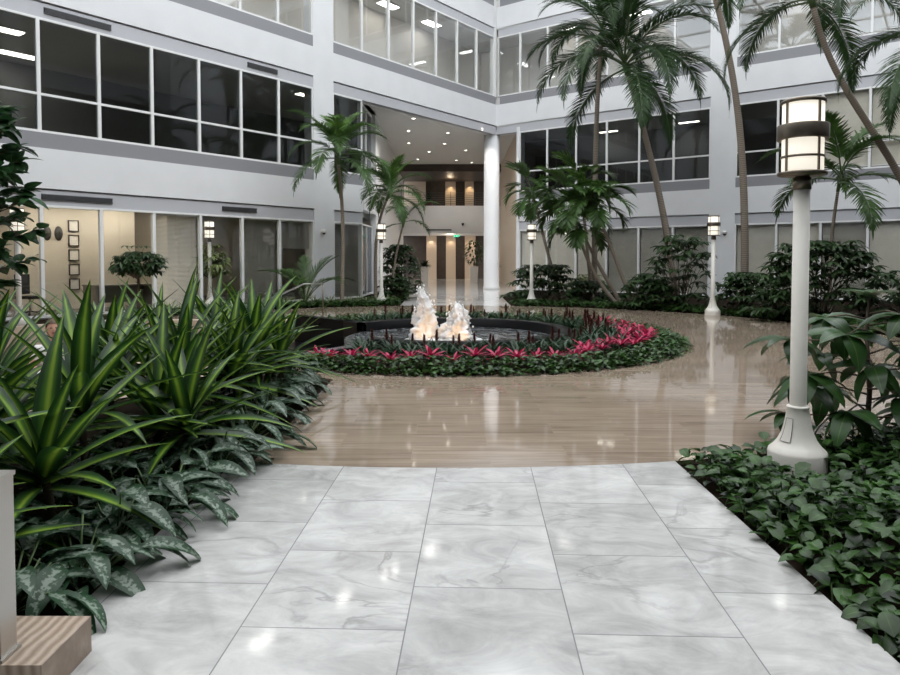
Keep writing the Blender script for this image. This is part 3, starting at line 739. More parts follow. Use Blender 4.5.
# ------------------------------------------------------------------ lamp posts
def lamp_post(loc, label, rz=0):
    t = thing('lamp_post', label, 'lamp post', loc, rz, 'lamp posts')
    b = MB(); b.lathe([(0, 0), (.20, 0), (.203, .02), (.203, .135), (.196, .155), (.165, .185), (.135, .225), (.112, .275), (.095, .335), (.083, .40), (.074, .462), (.078, .468), (.078, .478), (.066, .484), (0, .484)], 36)
    ob = obj('base', b, M['lamppost'], t)
    h = MB(); R = .1
    # access hatch following the flare
    pr = [(.137, .228), (.114, .278), (.097, .338), (.086, .395)]; vs = []; fs = []
    for r, z in pr:
        for k in range(5):
            w = (.62-.0*z); q = -PI/2-.75+w*k/4-.1; vs.append(((r+.0025)*math.cos(q), (r+.0025)*math.sin(q), z))
    for i in range(3):
        for k in range(4): fs.append((i*5+k, i*5+k+1, (i+1)*5+k+1, (i+1)*5+k))
    h.add(vs, fs, smooth=True); obj('access_hatch', h, M['lamppost'], ob)
    o2 = MB(); o2.lathe([(.204, .0), (.206, .0), (.206, .008), (.204, .012)], 30)
    e = MB()
    edge = [0, 1, 2, 3, 4, 9, 14, 19, 18, 17, 16, 15, 10, 5, 0]
    e.tube([V(vs[i])*1.0 for i in edge], .0022, 4); obj('hatch_seam', e, M['vent'], ob)
    p = MB(); p.lathe([(.058, .48), (.056, 2.07), (0, 2.07)], 24); obj('pole', p, M['lamppost'], t)
    c = MB(); c.lathe([(.060, 2.07), (.062, 2.07), (.062, 2.155), (.05, 2.16), (.05, 2.17), (.165, 2.172), (.168, 2.18), (.168, 2.192), (.16, 2.196), (0, 2.196)], 30); obj('collar', c, M['bronze'], t)
    d = MB(); d.lathe([(.136, 2.196), (.14, 2.20), (.14, 2.69), (.13, 2.695), (0, 2.696)], 32); obj('lantern_glass', d, M['diff'], t)
    bd = MB(); bd.lathe([(.142, 2.43), (.172, 2.43), (.174, 2.433), (.174, 2.532), (.172, 2.535), (.142, 2.535)], 36); obj('band', bd, M['bronze'], t)
    r = MB(); r.lathe([(.141, 2.295), (.148, 2.295), (.148, 2.312), (.141, 2.312)], 32); obj('ring', r, M['bronze'], t)
    cp = MB(); cp.lathe([(0, 2.72), (.14, 2.718), (.152, 2.71), (.152, 2.69), (.139, 2.688)], 32); obj('cap', cp, M['bronze'], t)
    for k in range(4):
        q = 2*PI*k/4+.9
        s = MB(); s.obox((.146*math.cos(q), .146*math.sin(q), 2.44), (.006*math.cos(q), .006*math.sin(q), 0), (-.007*math.sin(q), .007*math.cos(q), 0), (0, 0, .25)); obj('strut', s, M['bronze'], t)
    return t
lp = lamp_post((2.57, 5.06, -.02), 'large cream lamp post nearest the marble path on the right', -.586)
for loc, lab in (((7.15, 18.75, -.02), 'cream lamp post in front of the right pilaster'),
                 ((2.76, 23.35, -.02), 'cream lamp post between the white column and the leaning palms'),
                 ((-2.30, 23.1, -.02), 'cream lamp post left of the entrance recess beside small palms'),
                 ((-7.45, 21.4, -.02), 'cream lamp post behind the striped plants, before the left office'),
                 ((-9.95, 15.9, -.02), 'cream lamp post at the far left edge under the fig tree')):
    dup(lp, loc, -.3+rnd.uniform(-.2, .2), lab)

# ------------------------------------------------------------------ foreground post and block
t = thing('handrail_post', 'brushed steel flat post standing on the beige stone block', 'post', (-1.625, 2.40, .14))
a = MB(); a.box(-.09, .06, -.045, .045, 0, .635); obj('upright', a, M['steel'], t)
a = MB(); a.box(-.095, .065, -.05, .05, .635, .65); obj('cap', a, M['steel'], t)
a = MB(); a.box(-.10, .07, -.055, .055, 0, .012); obj('foot_plate', a, M['steel'], t)
a = MB(); a.box(-2.7, -1.415, 2.34, 2.67, 0, .14)
o = obj('stone_block', a, M['stone']); tag(o, 'low beige striated stone block at the left edge of the marble path', 'stone block')

# ------------------------------------------------------------------ fountain
t = thing('fountain', 'low black granite round fountain basin with a spillway to the left', 'fountain', (FC.x, FC.y, 0))
A0 = math.radians(-128); A1 = math.radians(150)
a = MB(); a.lathe([(2.05, -.3), (2.05, .19), (2.08, .205), (2.27, .205), (2.30, .19), (2.30, -.0)], 90, a0=A0, a1=A1); obj('rim', a, M['granite'], t)
a = MB(); a.lathe([(2.05, -.4), (2.05, .02), (1.96, .03), (1.95, -.3)], 40, a0=A1, a1=math.radians(232)); obj('weir', a, M['granrim'], t)
a = MB(); a.lathe([(0, -.3), (2.1, -.3)], 60, smooth=False); obj('basin_floor', a, M['granite'], t)
F = lambda x, y: (x-FC.x, y-FC.y)
a = MB(); a.wallrun([F(-1.78, 14.55), F(-2.3, 15.5), F(-3.7, 16.95)], .22, -.6, .15); obj('back_wall', a, M['granite'], t)
a = MB(); a.wallrun([F(-1.25, 11.55), F(-2.42, 9.75)], .2, -.6, .12); fw = obj('front_wall', a, M['granite'], t)
a = MB(); a.wallrun([F(-1.25, 11.55), F(-2.42, 9.75)], .2, .12, .14); obj('coping', a, M['granrim'], fw)
a = MB(); a.poly([F(-1.4, 11.7), F(-1.7, 14.4), F(-3.6, 16.8), F(-4.6, 16.8), F(-4.0, 8.0), F(-2.5, 9.8)], -.54, -.50); obj('spillway_floor', a, M['granite'], t)
a = MB(); a.lathe([(0, .03), (1.0, .03), (1.96, .03)], 72, (FC.x, FC.y, 0))
o = obj('pool_water', a, M['water']); tag(o, 'rippled dark water filling the round fountain basin', 'water', None, 'stuff')
def jet(x, y, h, r, seed, label, lean=0):
    rr = random.Random(seed); a = MB(); n = 26; m = 30; vs = []; fs = []
    ph = [rr.uniform(0, 6) for _ in range(8)]
    for i in range(m):
        s = i/(m-1); base = r*(1-s)**.55*(1.15-.25*s)+.006
        for k in range(n):
            q = 2*PI*k/n
            w = 1+.25*math.sin(3*q+ph[0]+6*s)+.22*math.sin(5*q+ph[1]-11*s)+.20*math.sin(9*q+ph[2]+17*s)+rr.uniform(-.2, .28)
            vs.append((base*w*math.cos(q)+lean*s**1.5+.03*math.sin(7*s+ph[3]), base*w*math.sin(q), h*(s+.02*math.sin(4*q+ph[4]))))
    for i in range(m-1):
        for k in range(n): fs.append((i*n+k, i*n+(k+1) % n, (i+1)*n+(k+1) % n, (i+1)*n+k))
    fs.append(tuple(range((m-1)*n, m*n)))
    a.add(vs, fs, smooth=True)
    t = thing('water_jet', label, 'water jet', (x, y, .0)); obj('column', a, M['jet'], t)
    d = MB()
    for _ in range(90):
        s = rr.random()**.7; q = rr.uniform(0, 6.28); rad = r*(1-s)**.5*rr.uniform(.9, 1.5)+.02
        c = (rad*math.cos(q)+lean*s**1.5, rad*math.sin(q), h*s*rr.uniform(.9, 1.08)+.02); e = rr.uniform(.008, .024)
        dv = [(c[0], c[1], c[2]+e*1.6), (c[0]+e, c[1], c[2]), (c[0], c[1]+e, c[2]), (c[0]-e, c[1], c[2]), (c[0], c[1]-e, c[2]), (c[0], c[1], c[2]-e)]
        d.add(dv, [(0, 1, 2), (0, 2, 3), (0, 3, 4), (0, 4, 1), (5, 2, 1), (5, 3, 2), (5, 4, 3), (5, 1, 4)], smooth=True)
    ob = obj('droplets', d, M['jet'], t); ob['kind'] = 'stuff'
    a = MB(); vs = []; fs = []
    for i in range(8):
        for k in range(30):
            q = 2*PI*k/30; rad = r*(1.0+i*.19)*(1+.12*math.sin(4*q+ph[5])+.1*math.sin(7*q+ph[6])); vs.append((rad*math.cos(q), rad*math.sin(q), .035+.06*(1-i/7)+rr.uniform(0, .03)*(1-i/7)))
    for i in range(7):
        for k in range(30): fs.append((i*30+k, (i+1)*30+k, (i+1)*30+(k+1) % 30, i*30+(k+1) % 30))
    a.add(vs, fs, smooth=True); obj('froth', a, M['jet'], t)
jet(-.42, 12.6, 1.0, .21, 3, 'taller frothing water jet with a thin pointed tip', -.10)
jet(.14, 12.5, .72, .26, 11, 'shorter broader frothing water jet lit warm from below')
for x, y in ((-.42, 11.75), (.14, 11.6)):
    lamp('SPOT', (x, y, .06), 9, (1, .62, .32), .05, rot=(math.radians(180-66), 0, 0), spot=1.0)

# ------------------------------------------------------------------ plants: builders
def rosette(n, L, W, prof, e0, e1, bend, z=0.0, seed=0, fold=.3, mi=0, mb=None, nseg=6, c=(0, 0), roll=.25):
    r = random.Random(seed); mb = mb or MB()
    for i in range(n):
        f = i/max(1, n-1); q = i*2.39996+r.uniform(-.3, .3); el = e0+(e1-e0)*f+r.uniform(-.12, .12)
        d = V((math.cos(q)*math.cos(el), math.sin(q)*math.cos(el), math.sin(el)))
        mb.leaf((c[0]+.01*math.cos(q), c[1]+.01*math.sin(q), z*(.75+.25*f)), d, L*r.uniform(.8, 1.12), W*r.uniform(.85, 1.15), prof, nseg, bend*r.uniform(.6, 1.3), fold, mi, roll=r.uniform(-roll, roll))
    return mb

def ground_cover(name, label, sampler, n, L, W, m, h=(.08, .28), seed=1, prof=ovate, bend=.9, cat='ground cover', stems=True):
    r = random.Random(seed); mb = MB(); cnt = 0
    while cnt < n:
        p = sampler(r)
        if p is None: continue
        cnt += 1
        z = r.uniform(*h)*p[2]; q = r.uniform(0, 6.28); el = r.uniform(-.25, .75)
        d = V((math.cos(q)*math.cos(el), math.sin(q)*math.cos(el), math.sin(el)))
        s = r.uniform(.7, 1.25)
        mb.leaf((p[0], p[1], z), d, L*s, W*s, prof, 4, bend, .25, 0, roll=r.uniform(-.5, .5))
        if stems and cnt % 4 == 0: mb.tube([(p[0]-d.x*.04, p[1]-d.y*.04, -.03), (p[0], p[1], z)], .004, 4, 1, caps=False)
    o = obj(name, mb, [m, M['stem']]); tag(o, label, cat, None, 'stuff'); return o

# --- palms
def frond_mesh(name, L, e0, e1, nl, ll, lw, droop, m, seed, start=.18, ang=(1.15, .45), vee=.25):
    r = random.Random(seed); mb = MB(); n = 16; pts = [V((0, 0, 0))]; tang = []
    side = r.uniform(-.12, .12)
    for i in range(n):
        s = i/(n-1); e = e0+(e1-e0)*s**1.25; y = side*s
        d = V((math.cos(e)*math.cos(y), math.cos(e)*math.sin(y), math.sin(e))); tang.append(d); pts.append(pts[-1]+d*L/n)
    tang.append(tang[-1])
    mb.tube(pts, [.022*L/2.5*(1-.85*i/n)+.003 for i in range(n+1)], 5, 1)
    for k in range(nl):
        s = start+(1-start)*k/(nl-1); x = s*n; i = min(n-1, int(x)); f = x-i; p = pts[i].lerp(pts[i+1], f); t = tang[i]
        prof = math.sin(PI*min(1, (s-start)/(1-start)*.78+.2))**.7
        a = ang[0]+(ang[1]-ang[0])*s
        lat = V((-t.y, t.x, 0)).normalized(); upv = lat.cross(t)*-1
        if upv.z < 0: upv = -upv
        for sd in (-1, 1):
            d = (t*math.cos(a)+lat*sd*math.sin(a)+upv*(vee+r.uniform(-.12, .12))).normalized()
            mb.leaf(p, d, ll*prof*r.uniform(.85, 1.1), lw*(.55+.45*prof), narrow, 5, droop*r.uniform(.7, 1.3), .35, 0, up=upv, roll=r.uniform(-.2, .2))
    mb.leaf(pts[-1], tang[-1], ll*.5, lw, narrow, 3, .3, .2, 0)
    return mb.mesh('frond', [m, M['stem']])
def frond_set(L, nl, ll, lw, droop, m, seed, angs=None, **kw):
    # fronds from the spear leaves down to the old hanging ones
    angs = angs or [(1.15, .1), (.95, -.55), (.65, -1.0), (.3, -1.25), (-.05, -1.35)]
    return [frond_mesh('frond', L, e0, e1, nl, ll, lw, droop, m, seed+i, **kw) for i, (e0, e1) in enumerate(angs)]
SET_BIG = frond_set(3.7, 62, .80, .055, .75, M['palmdark'], 20, [(1.15, -.3), (.9, -.95), (.65, -1.35), (.35, -1.5), (-.1, -1.52)])
SET_MID = frond_set(1.85, 38, .5, .05, .8, M['palm'], 40)
SET_FAN = frond_set(1.15, 17, .52, .085, .55, M['palm'], 60, [(1.2, .1), (.9, -.7), (.5, -1.2), (.05, -1.45)], start=.42, ang=(1.45, .35))
SET_FANL = frond_set(1.15, 17, .52, .085, .55, M['palmlime'], 70, [(1.2, .3), (.9, -.4), (.5, -.8)], start=.42, ang=(1.45, .35))
SET_LIME = frond_set(1.8, 34, .46, .05, .6, M['palmlime'], 80, [(1.3, .3), (1.0, -.3)])
def bez(p, n=16):
    out = []
    for i in range(n+1):
        t = i/n; q = [V(a) for a in p]
        while len(q) > 1: q = [q[j].lerp(q[j+1], t) for j in range(len(q)-1)]
        out.append(q[0])
    return out
def palm(label, base, ctrl, r0, r1, fset, nf, seed, cat='palm tree', name='palm_tree', scale=1.0, azs=None, lime=None, group='atrium palms', avoid=None):
    r = random.Random(seed); base = V(base)
    t = thing(name, label, cat, base, 0, group)
    pts = bez([(0, 0, 0)]+[V(c)-base for c in ctrl], 26)
    rad = []
    for i in range(len(pts)):
        f = i/(len(pts)-1); rad.append((r0+(r1-r0)*f)*(1.35 if i == 0 else 1.12 if i == 1 else 1))
    a = MB(); a.tube(pts, rad, 10); obj('trunk', a, M['trunk'], t)
    top = pts[-1]; td = (pts[-1]-pts[-3]).normalized()
    cs = MB(); cs.tube([top-td*.02, top+td*.25*scale, top+td*.5*scale], [r1*1.15, r1*1.3, r1*.5], 8); obj('crownshaft', cs, M['stem'], t)
    q0 = r.uniform(0, 6)
    for i in range(nf):
        q = q0+i*2.39996+r.uniform(-.2, .2) if azs is None else azs[i][0]
        lv = i*len(fset)//nf if azs is None else azs[i][1]
        if avoid is not None and lv and abs((q-avoid+PI) % (2*PI)-PI) < .75: continue   # no frond grows into the wall
        me = fset[lv] if not (lime and i < lime[1]) else lime[0][i % len(lime[0])]
        o = link('frond', me, t, top+td*(.42-.06*lv)*scale, q); s = scale*r.uniform(.88, 1.1); o.scale = (s, s, s)
    return t
palm('tallest leaning palm with big drooping crown over the right wall', (7.95, 24.2, -.03), [(7.6, 24.2, 3), (7.0, 24.2, 5.2), (6.15, 24.1, 7.9)], .13, .085, SET_BIG, 18, 5, scale=1.1)
palm('slim straight palm behind the leaning clump, left of the tallest palm', (5.2, 24.9, -.03), [(5.25, 24.9, 3), (5.1, 24.8, 6), (5.35, 24.6, 9.3)], .11, .07, SET_BIG, 11, 9, scale=.8)
palm('dark ringed palm trunk rising past the right pilaster out of view', (9.1, 21.3, -.03), [(9.1, 21.3, 4), (9.0, 21.3, 7), (7.6, 21.3, 10.9)], .12, .08, SET_BIG, 13, 15, scale=.9)
palm('strongly curved palm at upper right whose trunk bends to the right', (13.2, 18.4, -.03), [(12.9, 18.3, 2.5), (11.5, 18.2, 4.7), (9.9, 18, 5.6), (9.35, 18, 8.0)], .105, .07, SET_BIG, 13, 23, scale=.8)
palm('palm at the right edge with fronds hanging into view', (11.2, 15.5, -.03), [(11.1, 15.5, 3), (10.9, 15.5, 6.2)], .12, .08, SET_BIG, 13, 31, scale=.78)
palm('small palm standing behind the near lamp post and big shrub', (10.6, 19.2, -.03), [(10.5, 19.2, 1.8), (10.75, 19.2, 3.4)], .06, .04, SET_MID, 9, 37, scale=1.25)
palm('slim single palm in front of the left pilaster', (-3.54, 22.6, -.03), [(-3.54, 22.6, 1.5), (-3.4, 22.6, 2.6), (-3.64, 22.6, 4.6)], .07, .05, SET_MID, 20, 41, lime=(SET_LIME, 3), scale=1.1, avoid=2.5)
palm('palm with lime fronds between left pilaster palm and recess', (-2.65, 24.6, -.03), [(-2.65, 24.6, 1.5), (-2.75, 24.6, 2.5), (-2.25, 24.6, 3.6)], .065, .045, SET_MID, 18, 47, lime=(SET_LIME, 5), scale=.95, avoid=PI)
palm('thin low palm leaning in front of the recess wall', (-2.2, 25.6, -.03), [(-2.1, 25.6, 1.5), (-1.75, 25.6, 2.7)], .045, .035, SET_MID, 6, 53, scale=.75, lime=(SET_LIME, 2))
# leaning clump of broad leaved palms
for i, (lab, b, c, n, sd, ln) in enumerate([
        ('broad leaved palm of the leaning clump, bending furthest left', (5.55, 22.5, -.03), [(4.45, 22.5, 1.0), (4.0, 22.5, 3.0)], 14, 61, 2),
        ('broad leaved palm of the leaning clump, second trunk', (5.7, 22.7, -.03), [(4.9, 22.7, 1.2), (4.35, 22.7, 2.4)], 13, 62, 0),
        ('broad leaved palm of the leaning clump, tallest rightmost trunk', (5.95, 22.3, -.03), [(5.4, 22.3, 1.4), (4.75, 22.3, 3.0)], 15, 63, 4),
        ('thin broad leaved palm behind the lamp post, left of the clump', (4.05, 25.2, -.03), [(3.65, 25.2, 1.4), (3.1, 25.2, 3.5)], 13, 64, 3),
        ('upright broad leaved palm at the back of the clump', (3.6+1.5, 24.6, -.03), [(4.9, 24.6, 1.6), (4.7, 24.6, 3.7)], 13, 65, 4)]):
    palm(lab, b, c, .075, .045, SET_FAN, n, sd, lime=(SET_FANL, ln), scale=1.15)
# stemless young palm near the left pilaster
t = thing('young_palm', 'young stemless palm with arching fronds before the left pilaster', 'palm', (-4.75, 22.6, -.03))
YF = frond_set(2.2, 24, .5, .045, .5, M['palm'], 90, [(1.35, .45), (1.2, -.1), (1.05, -.4)], start=.3)
for i in range(9): o = link('frond', YF[i % 3], t, (0, 0, .1), i*2.4); o.scale = (.9,)*3
a = MB(); a.tube([(0, 0, 0), (0, 0, .35)], [.09, .05], 8); obj('stem', a, M['stem'], t)

# --- left bed: striped dracaenas
def dracaena(x, y, h, L, seed, label, n=26, lean=(0, 0)):
    t = thing('striped_dracaena', label, 'plant', (x, y, -.03), 0, 'striped plants in the left bed')
    s = MB(); s.tube([(0, 0, 0), (lean[0]*.5, lean[1]*.5, h*.5), (lean[0], lean[1], h)], [.028, .024, .02], 7); obj('stem', s, M['bark'], t)
    m_ = rosette(n, L*1.05, .118*L/.85, strap, .0, 1.42, .55, h, seed, .28, nseg=9, c=lean)
    obj('leaves', m_, M['drac'], t)
DR = [(-2.3, 2.9, .35, .72, 'nearest the steel post'), (-2.85, 3.35, .55, .95, 'at the left edge, tallest leaves near the viewer'), (-2.15, 3.75, .42, .85, 'behind the steel post'),
      (-3.05, 4.3, .55, .95, 'at the left edge before the seated person'), (-2.42, 4.55, .62, .92, 'below the framed pictures'), (-2.05, 4.95, .40, .80, 'in the middle of the bed front'),
      (-2.75, 5.5, .6, .92, 'below the round topped tree'), (-2.2, 5.75, .55, .88, 'behind the middle of the bed'), (-2.5, 6.5, .6, .9, 'left of the far lamp post'),
      (-2.0, 6.55, .5, .85, 'in front of the far lamp post'), (-2.15, 7.3, .65, .9, 'rising beside the far lamp post'), (-1.95, 7.9, .45, .85, 'leaning toward the fountain'),
      (-2.6, 7.9, .6, .85, 'behind the steel handrail'), (-3.3, 6.7, .5, .9, 'at the terrace side'), (-3.5, 5.1, .5, .9, 'close to the terrace wall'), (-2.75, 3.0, .3, .8, 'low beside the post'), (-2.8, 4.0, .4, .85, 'tucked between two taller ones near the viewer'), (-2.3, 5.3, .35, .85, 'low in the thick of the bed'), (-2.55, 6.05, .4, .85, 'low behind the bed middle'), (-2.25, 6.95, .4, .85, 'in the rear half of the bed'), (-2.3, 8.35, .5, .85, 'at the fountain end of the bed'), (-3.0, 7.2, .45, .9, 'on the terrace side of the rear bed'), (-3.4, 4.9, .45, .9, 'half hidden on the terrace side')]
for i, (x, y, h, L, w) in enumerate(DR):
    dracaena(x, y, h, L, 100+i, 'green dracaena with yellow striped strap leaves, ' + w, 21, (rnd.uniform(-.1, .15), rnd.uniform(-.1, .1)))
# silver leaved plants along the path edge
def aglaonema(x, y, seed, label, s=1.0):
    r = random.Random(seed); t = thing('silver_leaf_plant', label, 'plant', (x, y, -.03), 0, 'silver mottled plants in the left bed')
    st = MB(); lf = MB()
    for i in range(22):
        q = i*2.4+r.uniform(-.4, .4); el = r.uniform(.35, 1.3); pl = r.uniform(.16, .36)*s
        d = V((math.cos(q)*math.cos(el), math.sin(q)*math.cos(el), math.sin(el))); p = d*pl; p.z = max(.08, p.z)
        st.tube([(0, 0, 0), p*.6, p], .0055, 5, 0)
        e2 = r.uniform(-.15, .45); d2 = V((math.cos(q)*math.cos(e2), math.sin(q)*math.cos(e2), math.sin(e2))); k = r.uniform(.8, 1.25)
        lf.leaf(p, d2, .29*k*s, .105*k*s, ovate, 7, 1.1, .22, 0, roll=r.uniform(-.4, .4))
    obj('stems', st, M['stem'], t); obj('leaves', lf, M['agla'], t)
AG = [(-1.95, 2.98), (-1.78, 3.25), (-2.1, 3.45), (-1.82, 3.7), (-1.72, 4.1), (-2.0, 4.2), (-1.85, 4.6), (-1.70, 5.0), (-1.95, 5.35), (-1.72, 5.55), (-1.74, 6.05), (-1.78, 6.6), (-1.85, 7.2), (-1.85, 7.75), (-1.95, 8.3)]
AG += [(-2.3, 4.9), (-2.6, 3.75), (-2.15, 6.2), (-2.2, 7.6), (-2.75, 5.05)]
for i, (x, y) in enumerate(AG):
    aglaonema(x, y, 200+i, 'silver mottled leafy plant %s, %s from the stone block' % (('edging the left bed', ORD[i]) if i < 15 else ('deeper among the striped plants', ORD[i-15])), 1.0 if i < 9 else 1.1)

# --- right bed ground cover
def right_bed(r):
    x = r.uniform(1.75, 6.4); y = r.uniform(1.6, 8.2)
    if (x-PC.x)**2+(y-PC.y)**2 < (PR+.03)**2: return None
    if (x-2.57)**2+(y-5.06)**2 < .25**2 or (abs(x-2.45) < .22 and 4.6 < y < 5.06): return None
    if x > 1.9+.72*y: return None
    edge = min(1, .35+(x-1.75)*2.2)
    return (x, y, edge*(.85+.3*math.sin(3*x+2*y)))
ground_cover('ground_cover', 'glossy dark green leafy ground cover filling the right bed', right_bed, 7500, .108, .068, M['pothos'], (.02, .19), 3)
# broad leaved shrub right of the lamp
t = thing('broad_leaf_shrub', 'tall shrub with big glossy oval leaves right of the near lamp', 'shrub', (3.42, 5.62, -.03))
st = MB(); lf = MB(); r = random.Random(77)
st.tube([(0, 0, 0), (.02, 0, .5), (-.03, -.02, 1.0), (0, 0, 1.25)], [.022, .02, .015, .01], 7)
for i in range(21):
    z = .2+1.05*(i/20); q = i*2.4+.6; ln = r.uniform(.36, .66)*(1.15-.3*i/20)
    b0 = V((.0, 0, z*.9)); b1 = b0+V((math.cos(q)*ln, math.sin(q)*ln, ln*.22-.08))
    st.tube([b0, b0.lerp(b1, .5)+V((0, 0, .03)), b1], [.009, .007, .004], 5)
    for k in range(7):
        qq = q+(k-3)*.85; el = r.uniform(-.7, .25); d = V((math.cos(qq)*math.cos(el), math.sin(qq)*math.cos(el), math.sin(el))); kk = r.uniform(.8, 1.2)
        lf.leaf(b1, d, .36*kk, .145*kk, ovate, 6, .9, .15, 0, roll=r.uniform(-.3, .3))
for k in range(8):
    q = k*2.4; d = V((math.cos(q)*.8, math.sin(q)*.8, .5)); lf.leaf((0, 0, 1.25), d, .27, .1, ovate, 6, .8, .15, 0)
obj('branches', st, M['bark'], t); obj('leaves', lf, M['rubber'], t)

# --- flower ring around the fountain
def ring_pt(a, r): return (FC.x+r*math.cos(a), FC.y+r*math.sin(a))
mb = MB(); mb.lathe([(2.28, 0), (2.28, .05), (4.1, .04), (4.2, .0)], 80, (FC.x, FC.y, 0), a0=math.radians(-124), a1=math.radians(138), smooth=False)
struct('ground_ring', mb, M['soil'], 'dark soil ring of the flower bed around the fountain', 'soil')
def ring_cover(r):
    a = math.radians(r.uniform(-123.5, 137)); dg_ = math.degrees(a); rad = r.uniform(3.93 if dg_ < -50 else 3.93-.28*min(1, (dg_+50)/25), 4.36)
    if abs(math.degrees(a)-95) < 60: rad = r.uniform(3.5, 4.36)
    p = ring_pt(a, rad); return (p[0], p[1], min(1, .25+(4.36-rad)*3.0))
ground_cover('border_ground_cover', 'band of small green leaves edging the round flower bed', ring_cover, 5200, .10, .06, M['pothos'], (.06, .20), 5, stems=False)
bmesh_ = rosette(16, .21, .048, lance, .02, .95, .5, .05, 300, .2, nseg=4).mesh('leaves', M['broml'])
bst = MB(); bst.tube([(0, 0, -.02), (0, 0, .06)], .02, 6); bstm = bst.mesh('stem', M['stem'])
blow = rosette(10, .2, .035, lance, .05, .4, .7, .03, 301, .2, nseg=4).mesh('lower_leaves', M['guzleaf'])
bp = None; rr = random.Random(8); spots = []
for i in range(15): spots.append((math.radians(-122+i*4.6), 3.78+rr.uniform(-.06, .06), 0))
for i in range(15):
    a = math.radians(-54+i*5.6+rr.uniform(-1, 1))
    for j, rad in enumerate((3.62-.0*i, 3.30)):
        spots.append((a+rr.uniform(-.03, .03)+j*.04, rad+rr.uniform(-.07, .07), 1))
for a, rad, g in spots:
    p = ring_pt(a, rad); lab = 'crimson bromeliad rosette in the single front row of the ring bed' if g == 0 else 'crimson bromeliad rosette in the thick patch on the right of the ring bed'
    grp = 'crimson bromeliads in the front row' if g == 0 else 'crimson bromeliads in the right patch'
    z = .09+rr.uniform(-.02, .05)
    if bp is None:
        bp = thing('bromeliad', lab, 'flower', (p[0], p[1], z), 0, grp); link('leaves', bmesh_, bp); link('stem', bstm, bp, (0, 0, -.05)); link('lower_leaves', blow, bp)
    else: dup(bp, (p[0], p[1], z), rr.uniform(0, 6.3), lab, rr.uniform(.85, 1.2), grp)
gl = rosette(18, .34, .035, strap, .15, 1.2, 1.0, .06, 310, .3, nseg=5).mesh('leaves', M['guzleaf'])
sp = MB(); sp.tube([(0, 0, 0), (0, 0, .26)], .008, 5)
spb = MB(); r = random.Random(4)
for i in range(26):
    q = i*2.4; z = .20+.17*i/26; el = .7+.5*i/26
    spb.leaf((0, 0, z), (math.cos(q)*math.cos(el), math.sin(q)*math.cos(el), math.sin(el)), (.075*(1.1-.5*i/26)), .03, ovate, 3, -.1, .3, 0)
spm = spb.mesh('flower_spike', M['spike']); stm = sp.mesh('stem', M['stem'])
gp = None
gsp = []
for i in range(17): gsp.append((math.radians(-118+i*7.0+rr.uniform(-2, 2)), 2.66+rr.uniform(-.12, .16), 'front'))
for i in range(7): gsp.append((math.radians(-108+i*10), 3.05+rr.uniform(-.1, .12), 'front'))
for i in range(17): gsp.append((math.radians(14+i*7.2+rr.uniform(-2, 2)), 2.68+rr.uniform(-.15, .2), 'back'))
for i in range(9): gsp.append((math.radians(24+i*11+rr.uniform(-3, 3)), 3.2+rr.uniform(-.15, .15), 'back'))
for i in range(16): gsp.append((math.radians(-14+i*2.6), 2.85+rr.uniform(-.25, .25), 'right'))
for a, rad, g in gsp:
    p = ring_pt(a, rad)
    lab = {'front': 'dark red flower spike plant on the front side of the fountain', 'back': 'dark red flower spike plant in the bed behind the fountain', 'right': 'dark red flower spike plant crowded right of the fountain'}[g]
    grp = 'flower spikes ' + g
    z = .03
    if gp is None:
        gp = thing('spiked_bromeliad', lab, 'flower', (p[0], p[1], z), 0, grp); link('leaves', gl, gp); link('stem', stm, gp); link('flower_spike', spm, gp)
    else: dup(gp, (p[0], p[1], z), rr.uniform(0, 6.3), lab, rr.uniform(.8, 1.15), grp)

fol = rosette(22, .36, .04, strap, .2, 1.25, .9, .05, 320, .3, nseg=5).mesh('leaves', M['guzleaf'])
for i in range(58):
    a = math.radians(-122+i*4.45); p = ring_pt(a, 3.05+.38*((i*7) % 3-1)*.8)
    side = 'front' if i < 28 else 'back'
    t = thing('strap_leaf_plant', 'dark green strap leaved plant without a spike, on the %s side of the ring bed' % side, 'plant', (p[0], p[1], .02), i*1.3, 'strap leaved plants ' + side)
    link('leaves', fol, t)
# --- shrubs with whorled leaves
def whorl_mesh(seed, nl=8, L=.22, W=.075, m='shrub'):
    mb = MB(); r = random.Random(seed)
    for i in range(nl):
        q = 2*PI*i/nl+r.uniform(-.15, .15); el = r.uniform(-.25, .2)
        mb.leaf((0, 0, 0), (math.cos(q)*math.cos(el), math.sin(q)*math.cos(el), math.sin(el)), L*r.uniform(.85, 1.15), W, ovate, 4, .8, .2, 0)
    return mb
def shrub(label, loc, rx, ry, h, n, seed, L=.22, W=.075, m='shrub', zmin=.12, cat='shrub', name='umbrella_shrub', group=None, stemr=.014):
    r = random.Random(seed); t = thing(name, label, cat, (loc[0], loc[1], -.03), 0, group); lf = MB(); st = MB()
    for i in range(n):
        q = r.uniform(0, 6.28); rad = math.sqrt(r.random()); zz = r.random()**.7
        k = math.sqrt(max(.05, 1-(zz*.92)**2.4))
        p = V((rx*rad*k*math.cos(q), ry*rad*k*math.sin(q), zmin+(h-zmin)*zz))
        if i < 26: st.tube([(p.x*.1, p.y*.1, 0), (p.x*.55, p.y*.55, p.z*.6), p], [stemr, stemr*.7, stemr*.3], 5)
        nl = r.randint(6, 9); tilt = V((p.x, p.y, .9*h)).normalized()
        for j in range(nl):
            qq = 2*PI*j/nl+r.uniform(-.2, .2); el = r.uniform(-.4, .15)
            d = V((math.cos(qq)*math.cos(el), math.sin(qq)*math.cos(el), math.sin(el)))
            lf.leaf(p, d, L*r.uniform(.8, 1.2), W*r.uniform(.85, 1.15), ovate, 4, .8, .2, 0, roll=r.uniform(-.3, .3))
    obj('branches', st, M['bark'], t); obj('leaves', lf, M[m], t)
    return t
